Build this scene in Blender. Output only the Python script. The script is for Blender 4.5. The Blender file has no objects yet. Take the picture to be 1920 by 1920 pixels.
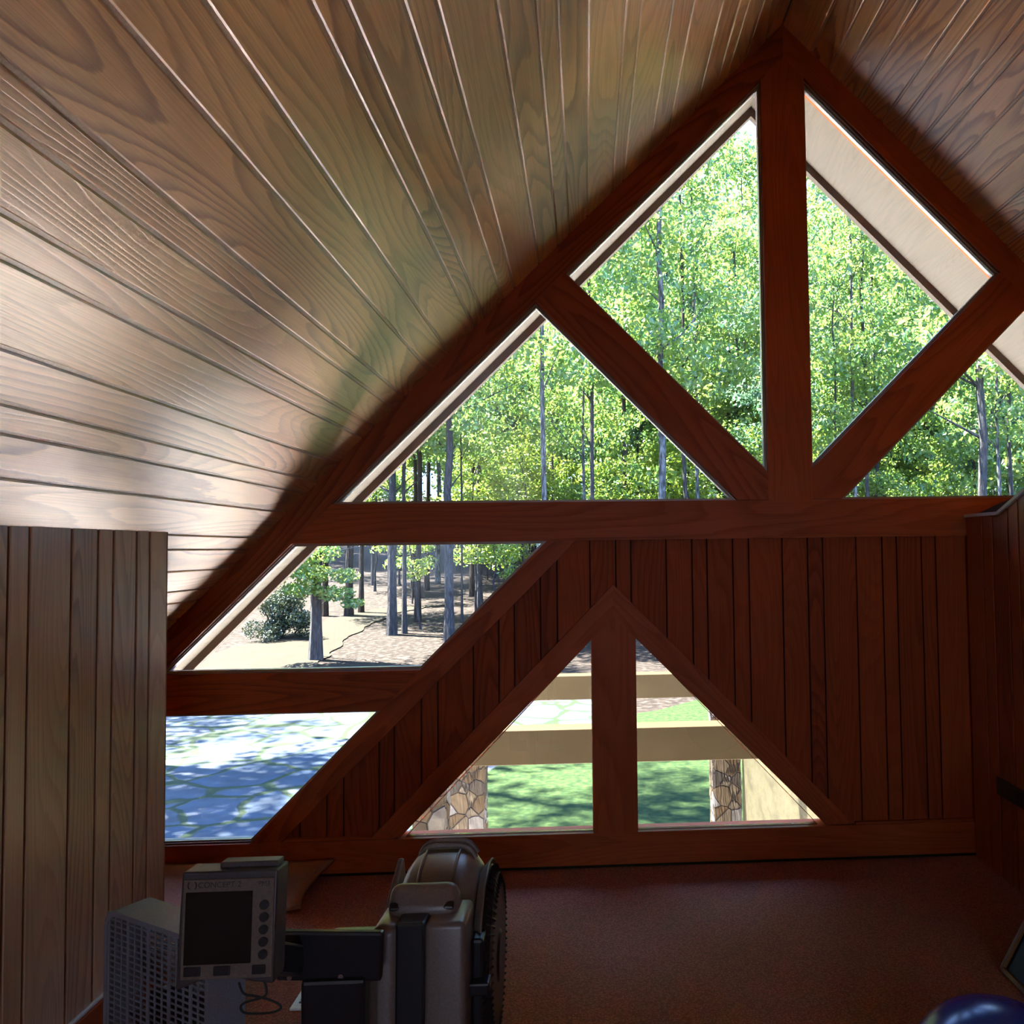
import bpy, bmesh, math, random
from mathutils import Vector, Matrix
random.seed(7)
sc = bpy.context.scene
COL = sc.collection

# ------------------------------------------------------------------ camera
cam_d = bpy.data.cameras.new('camera')
cam_d.sensor_width = 36.0
cam_d.lens = 1600.0 / 1920.0 * 36.0
cam_d.shift_x = -(1183.6 - 960.0) / 1920.0        # the picture is an off-centre crop
cam_d.clip_start = 0.05
cam_d.clip_end = 600
cam = bpy.data.objects.new('camera', cam_d)
COL.objects.link(cam)
Rt = Vector((0.9984944, -0.0533484, -0.0127639))
Dn = Vector((-0.0104833, 0.0428115, -0.9990282))
Fw = Vector((0.0538430, 0.9976578, 0.0421878))
m = Matrix((Rt, -Dn, -Fw)).transposed().to_4x4()
m.translation = Vector((0, 0, 1.6))
cam.matrix_world = m
sc.camera = cam

# ------------------------------------------------------------------ sky, sun, exposure
sc.view_settings.view_transform = 'Standard'
sc.view_settings.look = 'None'
sc.view_settings.gamma = 1.0
sc.view_settings.use_curve_mapping = False
sc.view_settings.exposure = 0.95
sc.cycles.max_bounces = 10
sc.cycles.diffuse_bounces = 6
sc.cycles.transparent_max_bounces = 16
sc.cycles.caustics_reflective = False
sc.cycles.caustics_refractive = False
sc.cycles.sample_clamp_indirect = 0.0

SKY = 4.8
SUN = 80.0
w = bpy.data.worlds.new('sky')
sc.world = w
w.use_nodes = True
nt = w.node_tree
nt.nodes.clear()
tc = nt.nodes.new('ShaderNodeTexCoord')
sep = nt.nodes.new('ShaderNodeSeparateXYZ')
rp = nt.nodes.new('ShaderNodeValToRGB')
bg = nt.nodes.new('ShaderNodeBackground')
wo = nt.nodes.new('ShaderNodeOutputWorld')
nt.links.new(tc.outputs['Generated'], sep.inputs[0])
nt.links.new(sep.outputs['Z'], rp.inputs[0])
rp.color_ramp.elements[0].position = 0.0
rp.color_ramp.elements[0].color = (0.42, 0.62, 1.0, 1)
rp.color_ramp.elements[1].position = 0.75
rp.color_ramp.elements[1].color = (0.20, 0.38, 0.95, 1)
nt.links.new(rp.outputs[0], bg.inputs[0])
bg.inputs[1].default_value = SKY
nt.links.new(bg.outputs[0], wo.inputs[0])

sun_d = bpy.data.lights.new('sun', 'SUN')
sun_d.energy = SUN
sun_d.angle = math.radians(0.6)
sun_d.color = (1.0, 0.94, 0.84)
sun = bpy.data.objects.new('sun', sun_d)
COL.objects.link(sun)
sun.location = (20, 10, 40)
rear = bpy.data.lights.new('rear_daylight', 'AREA')
rear.shape = 'RECTANGLE'; rear.size = 3.3; rear.size_y = 1.3
rear.energy = 20
rear.color = (1.0, 0.86, 0.74)
ro = bpy.data.objects.new('rear_daylight', rear)
COL.objects.link(ro)
ro.location = (0.85, -5.98, 1.6)
ro.rotation_euler = (math.radians(90), 0, 0)
sun.rotation_euler = Vector((-0.50, 0.20, 1.0)).to_track_quat('Z', 'Y').to_euler()

# ------------------------------------------------------------------ node helpers
def mat(name):
    M = bpy.data.materials.new(name)
    M.use_nodes = True
    n = M.node_tree
    n.nodes.clear()
    out = n.nodes.new('ShaderNodeOutputMaterial')
    return M, n, out

def N(n, t, **kw):
    x = n.nodes.new(t)
    for k, v in kw.items():
        if k.startswith('i_'):
            key = k[2:]
            key = int(key) if key.isdigit() else key
            x.inputs[key].default_value = v
        else:
            setattr(x, k, v)
    return x

def L(n, a, b):
    n.links.new(a, b)

def ramp(n, src, stops, interp='LINEAR'):
    r = n.nodes.new('ShaderNodeValToRGB')
    r.color_ramp.interpolation = interp
    while len(r.color_ramp.elements) < len(stops):
        r.color_ramp.elements.new(0.5)
    for e, (p, c) in zip(r.color_ramp.elements, stops):
        e.position = p
        e.color = c if len(c) == 4 else (*c, 1)
    L(n, src, r.inputs[0])
    return r

def math_(n, op, a, b=None, clamp=False):
    x = n.nodes.new('ShaderNodeMath')
    x.operation = op
    x.use_clamp = clamp
    for i, v in ((0, a), (1, b)):
        if v is None:
            continue
        if isinstance(v, (int, float)):
            x.inputs[i].default_value = v
        else:
            L(n, v, x.inputs[i])
    return x.outputs[0]

def mixc(n, f, a, b, mode='MIX'):
    x = n.nodes.new('ShaderNodeMix')
    x.data_type = 'RGBA'
    x.blend_type = mode
    for s, v in ((x.inputs[0], f), (x.inputs[6], a), (x.inputs[7], b)):
        if isinstance(v, (int, float)):
            s.default_value = v
        elif isinstance(v, tuple):
            s.default_value = (*v, 1) if len(v) == 3 else v
        else:
            L(n, v, s)
    return x.outputs[2]

def plain(name, col, rough=0.5, spec=0.5, metal=0.0, coat=0.0, bump=0.0, bscale=200.0):
    M, n, out = mat(name)
    b = N(n, 'ShaderNodeBsdfPrincipled')
    b.inputs['Base Color'].default_value = (*col, 1)
    b.inputs['Roughness'].default_value = rough
    b.inputs['Specular IOR Level'].default_value = spec
    b.inputs['Metallic'].default_value = metal
    b.inputs['Coat Weight'].default_value = coat
    tcn = N(n, 'ShaderNodeTexCoord')
    nz = N(n, 'ShaderNodeTexNoise', i_Scale=bscale, i_Detail=3.0)
    L(n, tcn.outputs['Object'], nz.inputs['Vector'])
    r = ramp(n, nz.outputs['Fac'], [(0.3, tuple(c * 0.85 for c in col)), (0.7, tuple(min(1, c * 1.12) for c in col))])
    L(n, r.outputs[0], b.inputs['Base Color'])
    if bump:
        bp = N(n, 'ShaderNodeBump', i_Strength=bump, i_Distance=0.002)
        L(n, nz.outputs['Fac'], bp.inputs['Height'])
        L(n, bp.outputs[0], b.inputs['Normal'])
    L(n, b.outputs[0], out.inputs[0])
    return M

def wood(name, light, mid, dark, rough=0.35, coat=0.0, coat_ior=1.5, coat_rough=0.3, rings=11.0, vscale=3.4, spec=0.5, contrast=1.0):
    """Flat-sawn softwood: cathedral contour bands along u, fine pores, tone differing board by board."""
    M, n, out = mat(name)
    uv = N(n, 'ShaderNodeUVMap')
    at = N(n, 'ShaderNodeAttribute', attribute_name='tone')
    sp = N(n, 'ShaderNodeSeparateXYZ')
    L(n, uv.outputs[0], sp.inputs[0])
    tone = at.outputs['Fac']
    c1 = N(n, 'ShaderNodeCombineXYZ')
    L(n, math_(n, 'MULTIPLY', sp.outputs[0], 0.42), c1.inputs[0])
    L(n, math_(n, 'MULTIPLY', sp.outputs[1], vscale), c1.inputs[1])
    L(n, math_(n, 'MULTIPLY', tone, 37.0), c1.inputs[2])
    n1 = N(n, 'ShaderNodeTexNoise', i_Scale=1.0, i_Detail=1.2, i_Roughness=0.42, i_Distortion=0.15)
    L(n, c1.outputs[0], n1.inputs['Vector'])
    rr = math_(n, 'MULTIPLY', n1.outputs['Fac'], rings * 2.6)
    # small jag along the rings
    c3 = N(n, 'ShaderNodeCombineXYZ')
    L(n, math_(n, 'MULTIPLY', sp.outputs[0], 9.0), c3.inputs[0])
    L(n, math_(n, 'MULTIPLY', sp.outputs[1], 60.0), c3.inputs[1])
    n3 = N(n, 'ShaderNodeTexNoise', i_Scale=1.0, i_Detail=2.0)
    L(n, c3.outputs[0], n3.inputs['Vector'])
    rr = math_(n, 'ADD', rr, math_(n, 'MULTIPLY', n3.outputs['Fac'], 0.35))
    fr = math_(n, 'FRACT', rr)
    band = ramp(n, fr, [(0.0, (0, 0, 0)), (0.45, (0.18, 0.18, 0.18)), (0.86, (1, 1, 1)), (0.93, (0.85, 0.85, 0.85)), (1.0, (0, 0, 0))])
    # long streaks
    c2 = N(n, 'ShaderNodeCombineXYZ')
    L(n, math_(n, 'MULTIPLY', sp.outputs[0], 2.2), c2.inputs[0])
    L(n, math_(n, 'MULTIPLY', sp.outputs[1], 330.0), c2.inputs[1])
    n2 = N(n, 'ShaderNodeTexNoise', i_Scale=1.0, i_Detail=2.0)
    L(n, c2.outputs[0], n2.inputs['Vector'])
    amp = ramp(n, tone, [(0.0, (0.22, 0.22, 0.22)), (0.5, (0.55, 0.55, 0.55)), (1.0, (1, 1, 1))])
    bandf = math_(n, 'MULTIPLY', math_(n, 'MULTIPLY', band.outputs[0], amp.outputs[0]), 0.85 * contrast)
    base = mixc(n, tone, light, mid)
    col = mixc(n, bandf, base, dark)
    st = ramp(n, n2.outputs['Fac'], [(0.3, (0.80, 0.80, 0.80)), (0.7, (1.12, 1.12, 1.12))])
    col = mixc(n, 1.0, col, st.outputs[0], 'MULTIPLY')
    b = N(n, 'ShaderNodeBsdfPrincipled')
    L(n, col, b.inputs['Base Color'])
    b.inputs['Roughness'].default_value = rough
    b.inputs['Specular IOR Level'].default_value = spec
    b.inputs['Coat Weight'].default_value = coat
    b.inputs['Coat IOR'].default_value = coat_ior
    b.inputs['Coat Roughness'].default_value = coat_rough
    rg = math_(n, 'ADD', math_(n, 'MULTIPLY', band.outputs[0], 0.08), rough)
    L(n, rg, b.inputs['Roughness'])
    bp = N(n, 'ShaderNodeBump', i_Strength=0.25, i_Distance=0.0008)
    L(n, band.outputs[0], bp.inputs['Height'])
    L(n, bp.outputs[0], b.inputs['Normal'])
    L(n, bp.outputs[0], b.inputs['Coat Normal'])
    L(n, b.outputs[0], out.inputs[0])
    return M

# ------------------------------------------------------------------ materials
M_ceil = wood('cedar_ceiling', (0.80, 0.46, 0.20), (0.70, 0.35, 0.14), (0.26, 0.095, 0.04), rough=0.45, coat=0.8, coat_ior=1.75, coat_rough=0.30)
M_wall = wood('cedar_wall', (0.60, 0.36, 0.21), (0.50, 0.27, 0.15), (0.24, 0.10, 0.06), rough=0.40, coat=0.6, coat_ior=1.7)
M_gable = wood('cedar_gable', (0.31, 0.050, 0.006), (0.24, 0.036, 0.004), (0.10, 0.013, 0.002), rough=0.55, spec=0.15, contrast=0.7)
M_beam = wood('cedar_beam', (0.38, 0.068, 0.007), (0.30, 0.050, 0.005), (0.12, 0.018, 0.002), rough=0.5, spec=0.2, contrast=0.7, rings=8)
M_rwall = wood('red_half_wall', (0.38, 0.10, 0.030), (0.31, 0.078, 0.022), (0.14, 0.03, 0.010), rough=0.4, coat=0.3, contrast=0.8)
M_bead = wood('stop_bead_wood', (0.30, 0.15, 0.075), (0.26, 0.13, 0.065), (0.16, 0.07, 0.03), rough=0.3)
M_groove = plain('ceiling_groove', (0.60, 0.44, 0.36), 0.35, 0.8)
M_gap = plain('board_gap', (0.05, 0.018, 0.012), 0.9, 0.1)
M_soffit = wood('weathered_soffit', (0.088, 0.083, 0.073), (0.084, 0.079, 0.070), (0.072, 0.067, 0.060), rough=0.8, rings=4, spec=0.1, contrast=0.5)
M_fascia = plain('fascia_paint', (0.066, 0.060, 0.054), 0.7, 0.1)
M_alu = plain('window_aluminium', (0.20, 0.21, 0.235), 0.45, 0.3)
M_base = plain('pale_cap_and_lit_bevel', (0.62, 0.56, 0.50), 0.4)
M_shell = plain('exterior_boarding', (0.30, 0.26, 0.21), 0.8)
M_grille = plain('vent_metal', (0.05, 0.045, 0.04), 0.5, metal=0.3)
M_white = plain('white_enamel', (0.75, 0.77, 0.80), 0.4)
M_greyplas = plain('warm_grey_plastic', (0.165, 0.125, 0.10), 0.33, 0.55)
M_darkplas = plain('dark_plastic', (0.045, 0.035, 0.035), 0.35)
M_black = plain('black_plastic', (0.012, 0.012, 0.014), 0.3)
M_blackmat = plain('black_rubber', (0.010, 0.010, 0.011), 0.7)
M_screen = plain('dark_screen', (0.008, 0.008, 0.007), 0.15)
M_steel = plain('bolt_steel', (0.55, 0.55, 0.57), 0.25, metal=1.0)
M_fan = plain('fan_enamel', (0.26, 0.26, 0.30), 0.35, 0.5, metal=0.25)
M_mat = plain('brown_foam', (0.30, 0.13, 0.075), 0.38, 0.5, bump=0.3, bscale=90)
M_ball = plain('blue_vinyl', (0.015, 0.04, 0.22), 0.22, 0.7)
M_gilt = plain('gilt_frame', (0.16, 0.065, 0.016), 0.5, 0.2)

def mk_glass():
    M, n, out = mat('window_glass')
    fr = N(n, 'ShaderNodeFresnel', i_IOR=1.45)
    tr = N(n, 'ShaderNodeBsdfTransparent')
    tr.inputs[0].default_value = (0.97, 0.985, 0.98, 1)
    gl = N(n, 'ShaderNodeBsdfGlossy', i_Roughness=0.01)
    mx = N(n, 'ShaderNodeMixShader')
    L(n, fr.outputs[0], mx.inputs[0]); L(n, tr.outputs[0], mx.inputs[1]); L(n, gl.outputs[0], mx.inputs[2])
    L(n, mx.outputs[0], out.inputs[0])
    return M
M_glass = mk_glass()

def mk_carpet():
    M, n, out = mat('loop_carpet')
    t = N(n, 'ShaderNodeTexCoord')
    a = N(n, 'ShaderNodeTexVoronoi', i_Scale=95.0)
    L(n, t.outputs['Object'], a.inputs['Vector'])
    z = N(n, 'ShaderNodeTexNoise', i_Scale=160.0, i_Detail=4.0)
    L(n, t.outputs['Object'], z.inputs['Vector'])
    r = ramp(n, z.outputs['Fac'], [(0.35, (0.27, 0.075, 0.032)), (0.52, (0.46, 0.125, 0.058)), (0.7, (0.58, 0.18, 0.095))])
    b = N(n, 'ShaderNodeBsdfPrincipled')
    d = ramp(n, a.outputs['Distance'], [(0.0, (1, 1, 1)), (0.7, (0.55, 0.55, 0.55))])
    L(n, mixc(n, 1.0, r.outputs[0], d.outputs[0], 'MULTIPLY'), b.inputs['Base Color'])
    b.inputs['Roughness'].default_value = 0.85
    b.inputs['Sheen Weight'].default_value = 0.08
    b.inputs['Specular IOR Level'].default_value = 0.25
    bp = N(n, 'ShaderNodeBump', i_Strength=0.8, i_Distance=0.004)
    L(n, d.outputs[0], bp.inputs['Height'])
    L(n, bp.outputs[0], b.inputs['Normal'])
    L(n, b.outputs[0], out.inputs[0])
    return M
M_carpet = mk_carpet()

def mk_flag():
    M, n, out = mat('flagstone_paving')
    t = N(n, 'ShaderNodeTexCoord')
    nz = N(n, 'ShaderNodeTexNoise', i_Scale=0.8, i_Detail=2.0)
    L(n, t.outputs['Object'], nz.inputs['Vector'])
    vm = N(n, 'ShaderNodeVectorMath', operation='MULTIPLY_ADD')
    L(n, nz.outputs['Color'], vm.inputs[0]); vm.inputs[1].default_value = (0.5, 0.5, 0.5)
    L(n, t.outputs['Object'], vm.inputs[2])
    v1 = N(n, 'ShaderNodeTexVoronoi', feature='DISTANCE_TO_EDGE', i_Scale=0.72)
    v2 = N(n, 'ShaderNodeTexVoronoi', i_Scale=0.72)
    L(n, vm.outputs[0], v1.inputs['Vector']); L(n, vm.outputs[0], v2.inputs['Vector'])
    n2 = N(n, 'ShaderNodeTexNoise', i_Scale=2.6, i_Detail=5.0)
    L(n, t.outputs['Object'], n2.inputs['Vector'])
    hs = N(n, 'ShaderNodeSeparateColor')
    L(n, v2.outputs['Color'], hs.inputs[0])
    stone = mixc(n, hs.outputs[0], (0.017, 0.028, 0.046), (0.034, 0.040, 0.052))
    st2 = ramp(n, n2.outputs['Fac'], [(0.3, (0.62, 0.62, 0.62)), (0.7, (1.2, 1.2, 1.2))])
    stone = mixc(n, 1.0, stone, st2.outputs[0], 'MULTIPLY')
    e = math_(n, 'ADD', v1.outputs['Distance'], math_(n, 'MULTIPLY', math_(n, 'SUBTRACT', n2.outputs['Fac'], 0.5), 0.07))
    j = ramp(n, e, [(0.028, (1, 1, 1)), (0.06, (0, 0, 0))])
    moss = mixc(n, n2.outputs['Fac'], (0.006, 0.020, 0.003), (0.008, 0.011, 0.005))
    col = mixc(n, j.outputs[0], stone, moss)
    b = N(n, 'ShaderNodeBsdfPrincipled', i_Roughness=0.7)
    b.inputs['Specular IOR Level'].default_value = 0.15
    L(n, col, b.inputs['Base Color'])
    bp = N(n, 'ShaderNodeBump', i_Strength=0.4, i_Distance=0.02)
    L(n, j.outputs[0], bp.inputs['Height']); bp.invert = True
    L(n, bp.outputs[0], b.inputs['Normal'])
    L(n, b.outputs[0], out.inputs[0])
    return M
M_flag = mk_flag()

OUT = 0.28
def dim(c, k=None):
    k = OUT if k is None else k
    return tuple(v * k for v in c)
def mk_noise(name, stops, scale, rough=0.9, detail=6.0, bump=0.3, stretch=(1, 1, 1), dist=0.0, bd=0.02):
    M, n, out = mat(name)
    t = N(n, 'ShaderNodeTexCoord')
    mp = N(n, 'ShaderNodeMapping')
    mp.inputs['Scale'].default_value = stretch
    L(n, t.outputs['Object'], mp.inputs[0])
    nz = N(n, 'ShaderNodeTexNoise', i_Scale=scale, i_Detail=detail, i_Distortion=dist)
    L(n, mp.outputs[0], nz.inputs['Vector'])
    if name not in ('added_bounce_pale', 'dark_painting'):
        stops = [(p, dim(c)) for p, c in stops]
    r = ramp(n, nz.outputs['Fac'], stops)
    b = N(n, 'ShaderNodeBsdfPrincipled', i_Roughness=rough)
    b.inputs['Specular IOR Level'].default_value = 0.12
    L(n, r.outputs[0], b.inputs['Base Color'])
    bp = N(n, 'ShaderNodeBump', i_Strength=bump, i_Distance=bd)
    L(n, nz.outputs['Fac'], bp.inputs['Height'])
    L(n, bp.outputs[0], b.inputs['Normal'])
    L(n, b.outputs[0], out.inputs[0])
    return M
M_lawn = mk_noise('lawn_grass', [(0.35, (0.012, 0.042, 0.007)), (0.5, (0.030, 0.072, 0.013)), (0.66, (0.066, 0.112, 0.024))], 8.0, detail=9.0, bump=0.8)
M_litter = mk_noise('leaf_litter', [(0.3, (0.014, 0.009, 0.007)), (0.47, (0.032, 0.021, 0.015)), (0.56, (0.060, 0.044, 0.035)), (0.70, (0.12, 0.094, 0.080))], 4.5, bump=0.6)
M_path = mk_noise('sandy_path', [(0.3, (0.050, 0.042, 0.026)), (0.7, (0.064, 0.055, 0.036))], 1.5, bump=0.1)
M_bounce = mk_noise('added_bounce_pale', [(0.3, (0.78, 0.71, 0.65)), (0.7, (0.88, 0.81, 0.75))], 2.0, bump=0.1)  # pale reflector colour for the added sheet that brightens the ceiling
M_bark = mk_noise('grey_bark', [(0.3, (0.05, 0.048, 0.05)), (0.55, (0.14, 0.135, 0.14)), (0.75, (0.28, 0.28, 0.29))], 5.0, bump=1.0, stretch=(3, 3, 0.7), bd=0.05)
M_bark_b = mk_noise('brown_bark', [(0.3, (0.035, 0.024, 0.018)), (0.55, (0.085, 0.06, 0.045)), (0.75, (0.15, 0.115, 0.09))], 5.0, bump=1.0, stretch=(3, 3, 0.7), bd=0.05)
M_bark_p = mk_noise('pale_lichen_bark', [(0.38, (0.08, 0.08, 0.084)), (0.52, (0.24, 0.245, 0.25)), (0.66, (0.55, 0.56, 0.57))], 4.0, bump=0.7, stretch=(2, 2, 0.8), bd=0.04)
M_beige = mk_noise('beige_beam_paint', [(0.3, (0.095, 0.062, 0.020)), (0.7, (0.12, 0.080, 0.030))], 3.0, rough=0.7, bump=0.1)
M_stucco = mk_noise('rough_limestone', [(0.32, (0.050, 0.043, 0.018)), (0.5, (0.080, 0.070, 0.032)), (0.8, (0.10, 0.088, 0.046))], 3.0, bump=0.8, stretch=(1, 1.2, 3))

def mk_stone():
    M, n, out = mat('fieldstone_masonry')
    t = N(n, 'ShaderNodeTexCoord')
    v1 = N(n, 'ShaderNodeTexVoronoi', feature='DISTANCE_TO_EDGE', i_Scale=5.6)
    v2 = N(n, 'ShaderNodeTexVoronoi', i_Scale=5.6)
    L(n, t.outputs['Object'], v1.inputs['Vector']); L(n, t.outputs['Object'], v2.inputs['Vector'])
    hs = N(n, 'ShaderNodeSeparateColor')
    L(n, v2.outputs['Color'], hs.inputs[0])
    nz = N(n, 'ShaderNodeTexNoise', i_Scale=14.0, i_Detail=4.0)
    L(n, t.outputs['Object'], nz.inputs['Vector'])
    r = ramp(n, hs.outputs[0], [(0.0, (0.018, 0.015, 0.012)), (0.35, (0.034, 0.021, 0.009)), (0.65, (0.045, 0.036, 0.025)), (1.0, (0.070, 0.069, 0.07))])
    st = ramp(n, nz.outputs['Fac'], [(0.3, (0.7, 0.7, 0.7)), (0.7, (1.15, 1.15, 1.15))])
    c = mixc(n, 1.0, r.outputs[0], st.outputs[0], 'MULTIPLY')
    j = ramp(n, v1.outputs['Distance'], [(0.012, (1, 1, 1)), (0.05, (0, 0, 0))])
    c = mixc(n, j.outputs[0], c, (0.015, 0.011, 0.008))
    b = N(n, 'ShaderNodeBsdfPrincipled', i_Roughness=0.8)
    b.inputs['Specular IOR Level'].default_value = 0.1
    L(n, c, b.inputs['Base Color'])
    bp = N(n, 'ShaderNodeBump', i_Strength=0.9, i_Distance=0.03)
    bp.invert = True
    L(n, j.outputs[0], bp.inputs['Height'])
    L(n, bp.outputs[0], b.inputs['Normal'])
    L(n, b.outputs[0], out.inputs[0])
    return M
M_stone = mk_stone()

def mk_leaf(name, c0, c1, c2, tr=0.5):
    M, n, out = mat(name)
    g = N(n, 'ShaderNodeNewGeometry')
    nz = N(n, 'ShaderNodeTexNoise', i_Scale=0.9, i_Detail=3.0)
    L(n, g.outputs['Position'], nz.inputs['Vector'])
    wn = N(n, 'ShaderNodeTexWhiteNoise', noise_dimensions='1D')
    L(n, g.outputs['Random Per Island'], wn.inputs['W'])
    f = math_(n, 'ADD', math_(n, 'MULTIPLY', nz.outputs['Fac'], 0.8), math_(n, 'MULTIPLY', wn.outputs['Value'], 0.3))
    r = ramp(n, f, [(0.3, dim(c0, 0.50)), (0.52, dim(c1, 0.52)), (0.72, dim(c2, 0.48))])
    d = N(n, 'ShaderNodeBsdfDiffuse'); t = N(n, 'ShaderNodeBsdfTranslucent')
    gl = N(n, 'ShaderNodeBsdfGlossy', i_Roughness=0.35)
    gl.inputs[0].default_value = (0.5, 0.56, 0.6, 1)
    L(n, r.outputs[0], d.inputs[0]); L(n, r.outputs[0], t.inputs[0])
    mx = N(n, 'ShaderNodeMixShader'); mx.inputs[0].default_value = tr
    L(n, d.outputs[0], mx.inputs[1]); L(n, t.outputs[0], mx.inputs[2])
    m2 = N(n, 'ShaderNodeMixShader'); m2.inputs[0].default_value = 0.08
    L(n, mx.outputs[0], m2.inputs[1]); L(n, gl.outputs[0], m2.inputs[2])
    L(n, m2.outputs[0], out.inputs[0])
    return M
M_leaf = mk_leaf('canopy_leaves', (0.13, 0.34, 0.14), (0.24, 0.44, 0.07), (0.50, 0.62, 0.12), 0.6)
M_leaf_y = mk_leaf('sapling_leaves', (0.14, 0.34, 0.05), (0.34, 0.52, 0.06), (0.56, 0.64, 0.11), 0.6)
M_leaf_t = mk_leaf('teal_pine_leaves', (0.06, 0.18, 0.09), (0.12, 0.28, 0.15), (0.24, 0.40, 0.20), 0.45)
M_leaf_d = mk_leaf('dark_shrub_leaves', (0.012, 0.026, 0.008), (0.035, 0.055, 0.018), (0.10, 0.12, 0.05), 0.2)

# ------------------------------------------------------------------ mesh helpers
class MB:
    def __init__(s):
        s.v = []; s.f = []; s.uv = []; s.tone = []; s.mi = []
    def face(s, pts, uvs=None, tone=0.5, mi=0):
        i = len(s.v)
        s.v += [tuple(p) for p in pts]
        s.f.append(tuple(range(i, i + len(pts))))
        s.uv.append(uvs if uvs else [(0, 0)] * len(pts))
        s.tone.append(tone); s.mi.append(mi)
    def grain(s, pts, g, off=(0, 0), tone=0.5, mi=0):
        """a face whose uv runs along grain direction g, in metres"""
        p = [Vector(q) for q in pts]
        nrm = Vector((0, 0, 0))
        for k in range(len(p)):
            nrm += p[k].cross(p[(k + 1) % len(p)])
        nrm.normalize()
        g = Vector(g).normalized()
        h = nrm.cross(g)
        if h.length < 0.3:
            h = Vector((g.y, g.z, g.x)).cross(g)
        h.normalize()
        # end-grain faces still get a usable mapping
        s.face(p, [(q.dot(g) + off[0], q.dot(h) + off[1]) for q in p], tone, mi)
    def build(s, name, mats, parent=None, smooth=False, merge=False):
        me = bpy.data.meshes.new(name)
        me.from_pydata(s.v, [], s.f)
        ul = me.uv_layers.new(name='UVMap')
        k = 0
        for u in s.uv:
            for c in u:
                ul.data[k].uv = c
                k += 1
        a = me.attributes.new('tone', 'FLOAT', 'FACE')
        a.data.foreach_set('value', s.tone)
        if not isinstance(mats, (list, tuple)):
            mats = [mats]
        for mm in mats:
            me.materials.append(mm)
        me.polygons.foreach_set('material_index', s.mi)
        if merge:
            b = bmesh.new(); b.from_mesh(me)
            bmesh.ops.remove_doubles(b, verts=b.verts, dist=1e-5)
            bmesh.ops.recalc_face_normals(b, faces=b.faces)
            b.to_mesh(me); b.free()
        if smooth:
            me.polygons.foreach_set('use_smooth', [True] * len(me.polygons))
        me.update()
        o = bpy.data.objects.new(name, me)
        COL.objects.link(o)
        if parent is not None:
            o.parent = parent
        return o

def struct(o, **kw):
    o['kind'] = 'structure'
    return o

def tag(o, label, cat, group=None, kind=None):
    o['label'] = label; o['category'] = cat
    if group: o['group'] = group
    if kind: o['kind'] = kind
    return o

def empty(name, loc, label, cat, rz=0.0, group=None):
    o = bpy.data.objects.new(name, None)
    o.empty_display_size = 0.1
    COL.objects.link(o)
    o.location = loc; o.rotation_euler = (0, 0, rz)
    return tag(o, label, cat, group)

def prism(mb, poly, y0, y1, g=(1, 0, 0), off=None, tone=None, mi=0):
    """poly: (x,z) counter-clockwise seen from the room (-y); extruded from y0 to y1"""
    off = off or (random.uniform(0, 40), random.uniform(0, 9))
    tone = random.random() if tone is None else tone
    g3 = (g[0], 0, g[1]) if len(g) == 2 else g
    A = [Vector((x, y0, z)) for x, z in poly]
    B = [Vector((x, y1, z)) for x, z in poly]
    mb.grain(A, g3, off, tone, mi)
    mb.grain(list(reversed(B)), g3, off, tone, mi)
    k = len(poly)
    for i in range(k):
        j = (i + 1) % k
        mb.grain([A[j], A[i], B[i], B[j]], g3, off, tone, mi)

def ccw(poly):
    a = sum(poly[i][0] * poly[(i + 1) % len(poly)][1] - poly[(i + 1) % len(poly)][0] * poly[i][1] for i in range(len(poly)))
    return poly if a > 0 else list(reversed(poly))

def inset(poly, d):
    poly = ccw(poly); out = []; k = len(poly)
    for i in range(k):
        a, b, c = Vector(poly[i - 1]), Vector(poly[i]), Vector(poly[(i + 1) % k])
        e1 = (b - a).normalized(); e2 = (c - b).normalized()
        n1 = Vector((-e1.y, e1.x)); n2 = Vector((-e2.y, e2.x))
        t = d / (1 + n1.dot(n2))
        out.append(tuple(b + (n1 + n2) * t))
    return out

def clip(poly, a, b, c):
    """keep a*x + b*z <= c"""
    out = []
    for i in range(len(poly)):
        p, q = poly[i], poly[(i + 1) % len(poly)]
        dp = a * p[0] + b * p[1] - c; dq = a * q[0] + b * q[1] - c
        if dp <= 0: out.append(p)
        if (dp < 0 < dq) or (dq < 0 < dp):
            t = dp / (dp - dq)
            out.append((p[0] + t * (q[0] - p[0]), p[1] + t * (q[1] - p[1])))
    return out

def bmobj(name, b, M, parent=None, smooth=False):
    me = bpy.data.meshes.new(name)
    b.to_mesh(me); b.free()
    for mm in (M if isinstance(M, (list, tuple)) else [M]):
        me.materials.append(mm)
    if smooth:
        me.polygons.foreach_set('use_smooth', [True] * len(me.polygons))
    o = bpy.data.objects.new(name, me)
    COL.objects.link(o)
    if parent is not None: o.parent = parent
    return o

def addbox(b, c, s, rot=None, bev=0.0, seg=2):
    r = bmesh.ops.create_cube(b, size=1.0)
    vs = r['verts']
    M4 = Matrix.Translation(Vector(c)) @ (rot.to_4x4() if rot else Matrix.Identity(4)) @ Matrix.Diagonal((*s, 1))
    bmesh.ops.transform(b, matrix=M4, verts=vs)
    if bev:
        es = list({e for v in vs for e in v.link_edges})
        bmesh.ops.bevel(b, geom=es, offset=bev, segments=seg, affect='EDGES', profile=0.5)

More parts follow.
